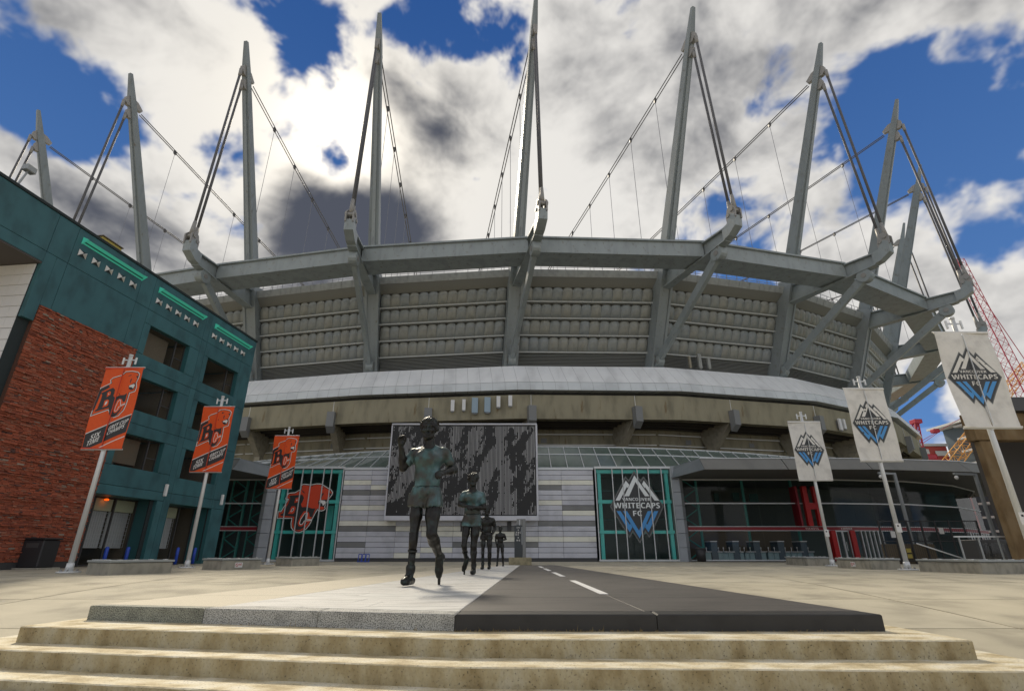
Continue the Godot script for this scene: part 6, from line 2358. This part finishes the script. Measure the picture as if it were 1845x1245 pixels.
func banner(orange: bool, at: Vector3, label: String, bw: float) -> void:
	var b := thing("banner", label, "banner", at, "orange banners" if orange else "white banners")
	var hgt := 3.06
	var ph := at.x * 1.7 + at.z
	var zc := 0.0
	# two halves, one each side of the pole seam
	for sg in [-1.0, 1.0]:
		var st := S(true)
		var nx := 6
		var ny := 16
		for i in nx:
			for j in ny:
				var q := []
				for k in [[0, 0], [1, 0], [1, 1], [0, 1]]:
					var x: float = sg * (0.012 + (bw * 0.5 - 0.012) * (i + k[0]) / nx)
					var y: float = hgt * (j + k[1]) / ny
					q.append(Vector3(x, y, 0.13 + wave(x, y, ph)))
				quad(st, q[0], q[1], q[2], q[3])
		obj("cloth", st, M.banner_orange if orange else M.banner_white, b)
	var st2: SurfaceTool
	for h in [0.015, hgt - 0.015]:
		st2 = S()
		bar(st2, Vector3(-bw * 0.5, h, 0.135), Vector3(bw * 0.5, h, 0.135), 0.03, 0.05)
		obj("hem", st2, M.print_red if orange else M.banner_white, b)
	st2 = S()
	bar(st2, Vector3(0, 0.1, 0.165), Vector3(0, hgt - 0.1, 0.165), 0.028, 0.02)
	obj("seam", st2, M.print_red if orange else M.pole, b)
	var xf := Transform3D(Basis.IDENTITY, Vector3(0, 0, 0))
	if orange:
		print_layer("band", [P2([-0.72, 0.52, -0.005, 0.885, -0.005, 0.245, -0.50, 0.02, -0.72, 0.02]), P2([0.005, 0.89, 0.72, 1.25, 0.715, 0.60, 0.005, 0.25])], xf, 0.0, M.print_black, b)
		print_layer("white_rule", [P2([-0.72, 0.55, 0.72, 1.29, 0.72, 1.255, -0.72, 0.515]), P2([-0.15, 0.03, 0.72, 0.465, 0.72, 0.43, -0.08, 0.03])], xf, 0.001, M.print_white, b)
		lettering("banner_lettering", "SIX", b, M.print_white, xf, Vector2(-0.36, 0.48), 0.30, 0.002, 0.5, 0.15, "Droid Sans", 0.17)
		lettering("banner_lettering", "TIME", b, M.print_white, xf, Vector2(-0.39, 0.27), 0.40, 0.002, 0.5, 0.15, "Droid Sans", 0.17)
		lettering("banner_lettering", "GREY CUP", b, M.print_white, xf, Vector2(0.36, 0.885), 0.62, 0.002, 0.5, 0.15, "Droid Sans", 0.15)
		lettering("banner_lettering", "CHAMPS", b, M.print_white, xf, Vector2(0.33, 0.69), 0.55, 0.002, 0.5, 0.15, "Droid Sans", 0.15)
		var lineout := P2([-0.73, 2.28, -0.39, 2.47, -0.44, 2.58, -0.35, 2.68, -0.04, 2.79, 0.07, 2.93, 0.31, 2.95, 0.56, 2.90, 0.66, 2.81, 0.65, 2.65, 0.60, 2.48, 0.65, 2.30, 0.62, 2.13, 0.43, 2.07, 0.43, 1.64, 0.40, 1.41, 0.27, 1.20, 0.10, 1.13, -0.06, 1.21, -0.19, 1.42, -0.73, 1.16])
		print_layer("emblem_outline", [lineout], xf, 0.001, M.print_white, b)
		print_layer("emblem_edge", off(lineout, -0.028), xf, 0.002, M.print_black, b)
		print_layer("emblem_fill", off(lineout, -0.05), xf, 0.003, M.banner_orange, b)
		print_layer("emblem_shadow", [P2([-0.725, 2.22, -0.43, 2.38, -0.36, 2.30, -0.62, 2.12, -0.66, 1.42, -0.725, 1.40])], xf, 0.004, M.print_black, b)
		var A := Transform2D(Vector2(0.399, 0.1936), Vector2(-0.135, 0.446), Vector2(0.0, 1.93))
		var sh := {}
		for n in CAT:
			sh[n] = shifted(P2(CAT[n]), A)
		print_layer("emblem_letters", [sh.letters], xf, 0.005, M.print_black, b)
		print_layer("letter_ring", [sh.hole1, sh.hole2], xf, 0.006, M.banner_orange, b)
		print_layer("letter_counter", [sh.eye1, sh.eye2, sh.chole], xf, 0.007, M.print_white, b)
		print_layer("letter_opening", off(sh.chole, -0.022), xf, 0.008, M.banner_orange, b)
		print_layer("face_lines", [sh.mouth, sh.brow, sh.nose, sh.cheek, sh.neck], xf, 0.005, M.print_black, b)
		print_layer("teeth", [sh.teeth], xf, 0.007, M.print_white, b)
	else:
		crest(b, xf, Vector2(-0.02, 1.56), 0.80, 0.98, 0.0, 0.001, M.banner_white)
	# drape the print over the cloth
	for o in b.get_children():
		if o.name.begins_with("cloth") or o.name.begins_with("hem") or o.name.begins_with("seam"):
			continue
		var arrs: Array = o.mesh.surface_get_arrays(0)
		var vs: PackedVector3Array = arrs[Mesh.ARRAY_VERTEX]
		var tris := []
		for i in range(0, vs.size(), 3):
			var todo := [[vs[i], vs[i + 1], vs[i + 2], 0]]
			while not todo.is_empty():
				var tq: Array = todo.pop_back()
				var e := [tq[0].distance_to(tq[1]), tq[1].distance_to(tq[2]), tq[2].distance_to(tq[0])]
				var mx: float = maxf(e[0], maxf(e[1], e[2]))
				if mx < 0.22 or tq[3] > 8:
					tris.append(tq)
				else:
					var k := e.find(mx)
					var p0: Vector3 = tq[k]; var p1: Vector3 = tq[(k + 1) % 3]; var p2: Vector3 = tq[(k + 2) % 3]
					var mm := (p0 + p1) * 0.5
					todo.append([p0, mm, p2, tq[3] + 1])
					todo.append([mm, p1, p2, tq[3] + 1])
		var st := S(true)
		for tq in tris:
			for k in 3:
				var v: Vector3 = tq[k]
				st.add_vertex(Vector3(v.x, v.y, 0.1345 + v.z * 1.3 + wave(v.x, v.y, ph)))
		st.generate_normals()
		o.mesh = st.commit()

# ------------------------------------------------------------------ planters, bollards, bins, sign, antennas
func make_small_things() -> void:
	var pl := [
		[-12.16, 16.99, 60.0, 1.85, 1.4, "low concrete planter nearest the red stone wall", false],
		[-11.14, 21.54, 60.0, 1.7, 1.25, "low concrete planter with red notice in front of the teal building", true],
		[-10.72, 27.27, 60.0, 1.7, 1.2, "low concrete planter in front of the big cat emblem bay", false],
		[14.95, 28.35, -2.0, 1.15, 2.4, "low concrete planter in front of the ticket windows", false],
		[14.21, 22.21, -1.0, 1.15, 2.4, "low concrete planter with red notice in front of the red door posts", true],
		[14.87, 17.82, 6.0, 1.9, 2.4, "low concrete planter nearest the tan concrete portal", false]]
	for q in pl:
		var t := thing("planter", q[5], "planter", W(q[0], -0.02, q[1]), "low concrete planters around the square")
		# local x to the right-hand end, local z towards the far end
		t.rotation.y = deg_to_rad(q[2])
		var lx: float = q[3]
		var lz: float = q[4]
		var st := S()
		cbox(st, Vector3(0, -0.05, -lz), Vector3(lx, 0.335, 0), 0.02)
		obj("trough", st, M.planter, t)
		st = S()
		for e in [[-0.03, -lz - 0.03, lx + 0.03, -lz + 0.14], [-0.03, -0.14, lx + 0.03, 0.03], [-0.03, -lz + 0.143, 0.14, -0.143], [lx - 0.14, -lz + 0.143, lx + 0.03, -0.143]]:
			cbox(st, Vector3(e[0], 0.345, e[1]), Vector3(e[2], 0.41, e[3]), 0.008)
		obj("coping", st, M.planter_cap, t)
		st = S()
		box(st, Vector3(0.1, 0.3, -lz + 0.1), Vector3(lx - 0.1, 0.37, -0.1))
		obj("soil", st, M.soil, t)
		st = S()
		for k in 4:
			box(st, Vector3(0.25 + k * (lx - 0.5) / 3.0 - 0.05, 0.411, -0.10), Vector3(0.25 + k * (lx - 0.5) / 3.0 + 0.05, 0.43, 0.02))
			box(st, Vector3(-0.02, 0.411, -0.3 - k * (lz - 0.6) / 3.0 - 0.05), Vector3(0.10, 0.43, -0.3 - k * (lz - 0.6) / 3.0 + 0.05))
		obj("skate_stop", st, M.pole, t)
		if q[6]:
			st = S()
			var left_face: bool = q[2] < 30
			var nx := Transform3D(Basis.IDENTITY, Vector3(lx * 0.42, 0.17, 0.004)) if not left_face else Transform3D(Basis(Vector3.UP, -PI / 2), Vector3(-0.004, 0.17, -lz * 0.5))
			box(st, Vector3(-0.16, -0.09, 0), Vector3(0.16, 0.09, 0.004), nx)
			obj("notice", st, M.bow_white, t)
			print_ring(t, nx)
			lettering("notice_lettering", "NO", t, M.red_letter, nx, Vector2(0.06, 0.02), 0.12, 0.0065, 0, 0, "Droid Sans", 0.08)
	# blue bollards along the shopfronts, on the teal building's line
	var dv := Vector3(0.1167, 0, -0.9932)
	var bx := Transform3D(Basis(dv, Vector3.UP, dv.cross(Vector3.UP)).scaled(Vector3.ONE * 0.76), W(-23.8, 0, 45.0) * 0.76 + Vector3(0, EYE * 0.24, 0))
	for q in [[11.30, "leftmost blue bollard at the shopfront beside the red stone wall"], [9.70, "second blue bollard from the red stone wall"], [5.25, "blue bollard at the left edge of the second shopfront"], [3.45, "rightmost blue bollard behind the middle orange banner pole"]]:
		var t := thing("bollard", q[1], "bollard", bx * Vector3(-q[0], -0.22, 0.55), "blue bollards by the shopfronts")
		var st := S(true)
		tube(st, Vector3.ZERO, Vector3(0, 0.83, 0), 0.08, 0.08, 14)
		tube(st, Vector3(0, 0.83, 0), Vector3(0, 0.87, 0), 0.08, 0.04, 14)
		obj("post", st, M.blue_paint, t)
		st = S(true)
		tube(st, Vector3(0, 0, 0), Vector3(0, 0.03, 0), 0.16, 0.16, 14)
		obj("base", st, M.frame_dark, t)
	# bins
	var t := thing("litter_bin", "big black litter bin standing before the red stone wall", "bin", W(-19.1, -0.02, 22.5))
	var st := S()
	cbox(st, Vector3(-0.42, 0.06, -0.42), Vector3(0.42, 1.10, 0.42), 0.04)
	obj("body", st, M.bin, t)
	st = S()
	cbox(st, Vector3(-0.46, 1.105, -0.46), Vector3(0.46, 1.17, 0.46), 0.02)
	obj("lid", st, M.bin, t)
	st = S()
	cbox(st, Vector3(-0.6, -0.03, -0.55), Vector3(0.6, 0.06, 0.55), 0.02)
	obj("footing", st, M.planter, t)
	st = S()
	box(st, Vector3(-0.25, 0.8, 0.421), Vector3(0.25, 0.98, 0.43))
	obj("flap", st, M.frame_dark, t)
	t = thing("litter_bin", "small black bin beside the grey pier at the ticket hall", "bin", W(13.35, 0.0, 39.4))
	st = S(true)
	tube(st, Vector3(0, 0, 0), Vector3(0, 0.82, 0), 0.30, 0.34, 16)
	obj("body", st, M.bin, t)
	st = S(true)
	tube(st, Vector3(0, 0.82, 0), Vector3(0, 0.88, 0), 0.36, 0.36, 16)
	obj("rim", st, M.frame_dark, t)
	# bicycle stand
	t = thing("bicycle_stand", "blue tube bicycle stand before the entrance wall", "bicycle stand", W(-10.15, -0.02, 38.0))
	for k in 3:
		st = S(true)
		var x := -0.28 + k * 0.26
		tube(st, Vector3(x, 0, 0.1), Vector3(x - 0.03, 0.5, -0.1), 0.025, -1, 8)
		tube(st, Vector3(x - 0.03, 0.5, -0.1), Vector3(x + 0.17, 0.5, -0.1), 0.025, -1, 8)
		tube(st, Vector3(x + 0.17, 0.5, -0.1), Vector3(x + 0.21, 0, 0.1), 0.025, -1, 8)
		obj("hoop", st, M.blue_paint, t)
	st = S(true)
	tube(st, Vector3(-0.34, 0.03, 0.1), Vector3(0.5, 0.03, 0.1), 0.025, -1, 8)
	obj("foot_rail", st, M.blue_paint, t)
	# wayfinding sign
	t = thing("wayfinding_sign", "dark wayfinding pillar with white gate letters on a concrete block", "sign", W(0.43, 0, 30.0))
	st = S()
	cbox(st, Vector3(-0.60, -0.05, -0.6), Vector3(0.60, 0.35, 0.5), 0.02)
	obj("base_block", st, M.sign_base, t)
	st = S()
	cbox(st, Vector3(-0.30, 0.35, -0.12), Vector3(0.13, 1.98, 0.02), 0.01)
	obj("board", st, M.sign_board, t)
	st = S()
	cbox(st, Vector3(0.135, 0.35, -0.3), Vector3(0.32, 2.32, -0.02), 0.01)
	cbox(st, Vector3(-0.17, 1.985, -0.3), Vector3(0.13, 2.32, -0.05), 0.01)
	obj("column", st, M.bracket_cap, t)
	st = S()
	box(st, Vector3(0.10, 1.0, 0.021), Vector3(0.122, 1.9, 0.024))
	box(st, Vector3(-0.03, 1.985, -0.049), Vector3(0.01, 2.27, -0.045))
	obj("pale_strip", st, M.mullion, t)
	var sx := Transform3D(Basis.IDENTITY, Vector3(-0.09, 0, 0.0))
	lettering("sign_lettering", "GATES", t, M.print_white, sx, Vector2(0, 1.86), 0.18, 0.024, 0, 0, "Droid Sans", 0.05)
	lettering("sign_lettering", "A B C", t, M.print_white, sx, Vector2(0, 1.61), 0.28, 0.024, 0, 0, "Droid Sans", 0.085)
	lettering("sign_lettering", "D E", t, M.print_white, sx, Vector2(-0.06, 1.50), 0.17, 0.024, 0, 0, "Droid Sans", 0.085)
	lettering("sign_lettering", "H G", t, M.print_white, sx, Vector2(0, 1.21), 0.19, 0.024, 0, 0, "Droid Sans", 0.085)
	print_layer("arrow", [P2([0, 1.775, 0.035, 1.74, 0.012, 1.74, 0.012, 1.70, -0.012, 1.70, -0.012, 1.74, -0.035, 1.74]), P2([0.04, 1.345, 0, 1.385, 0, 1.36, -0.04, 1.36, -0.04, 1.33, 0, 1.33, 0, 1.305])], sx, 0.024, M.print_white, t)
	# antenna panels on the stadium
	var an := [
		[5 - 0.40, 17.48, 1.35, 0.22, "white_paint", "leftmost pale antenna box of the six above the display board"],
		[5 - 0.33, 17.52, 1.35, 0.20, "white_paint", "second pale antenna box from the left above the display board"],
		[5 - 0.262, 17.68, 1.85, 0.36, "antenna_blue", "left one of the two wide blue-grey antenna boxes"],
		[5 - 0.185, 17.70, 1.85, 0.36, "antenna_blue", "right one of the two wide blue-grey antenna boxes"],
		[5 - 0.118, 17.78, 1.35, 0.22, "white_paint", "second pale antenna box from the right above the display board"],
		[5 - 0.046, 17.82, 1.30, 0.22, "white_paint", "rightmost pale antenna box of the six above the display board"]]
	for q in an:
		antenna(q[0], 4.6, q[1], q[2], q[3], M[q[4]], q[5])
	for q in [[7.215, 16.7, 1.5, 0.30, "left one of the antenna boxes under the white band at its right end"], [7.265, 16.75, 1.3, 0.24, "right one of the antenna boxes under the white band at its right end"]]:
		antenna(q[0], 4.6, q[1], q[2], q[3], M.white_paint, q[4])
	for q in [[6.235, 24.5, 1.6, 0.16, "yellowish slim antenna on the louvres above the white band"], [6.315, 24.95, 2.0, 0.26, "middle and tallest antenna box on the louvres above the white band"], [6.385, 24.4, 1.4, 0.24, "right antenna box on the louvres above the white band"]]:
		antenna(q[0], 1.2, q[1], q[2], q[3], M.bracket_concrete if q[0] < 6.25 else M.parapet, q[4])

func print_ring(t: Node3D, nx: Transform3D) -> void:
	var st := S()
	for k in 14:
		var a0 := TAU * k / 14.0
		var a1 := TAU * (k + 1) / 14.0
		var c := Vector3(-0.08, 0, 0.0065)
		quad(st, nx * (c + Vector3(cos(a0), sin(a0), 0) * 0.045), nx * (c + Vector3(cos(a1), sin(a1), 0) * 0.045), nx * (c + Vector3(cos(a1), sin(a1), 0) * 0.062), nx * (c + Vector3(cos(a0), sin(a0), 0) * 0.062))
	bar(st, nx * Vector3(-0.115, 0.035, 0.0065), nx * Vector3(-0.045, -0.035, 0.0065), 0.003, 0.014, -1, -1, nx.basis * Vector3(1, 1, 0))
	obj("ban_symbol", st, M.red_letter, t)

func antenna(tt: float, r: float, top: float, hh: float, w: float, m: Material, label: String) -> void:
	var c := rp(tt, r, top)
	var rad := radial(tt)
	var t := thing("antenna_box", label, "antenna", c, "antenna boxes on the stadium")
	t.basis = Basis(rad.cross(Vector3.UP).normalized() * -1.0, Vector3.UP, rad)
	var st := S()
	cbox(st, Vector3(-w, -hh, -0.1), Vector3(w, 0, 0.14), 0.02)
	obj("case", st, m, t)
	st = S()
	cbox(st, Vector3(-0.06, -hh * 0.8, -0.5), Vector3(0.06, -0.2, -0.1), 0.01)
	cbox(st, Vector3(-w * 0.7, -hh - 0.16, -0.05), Vector3(w * 0.7, -hh, 0.08), 0.02)
	obj("mount", st, M.bracket_cap, t)
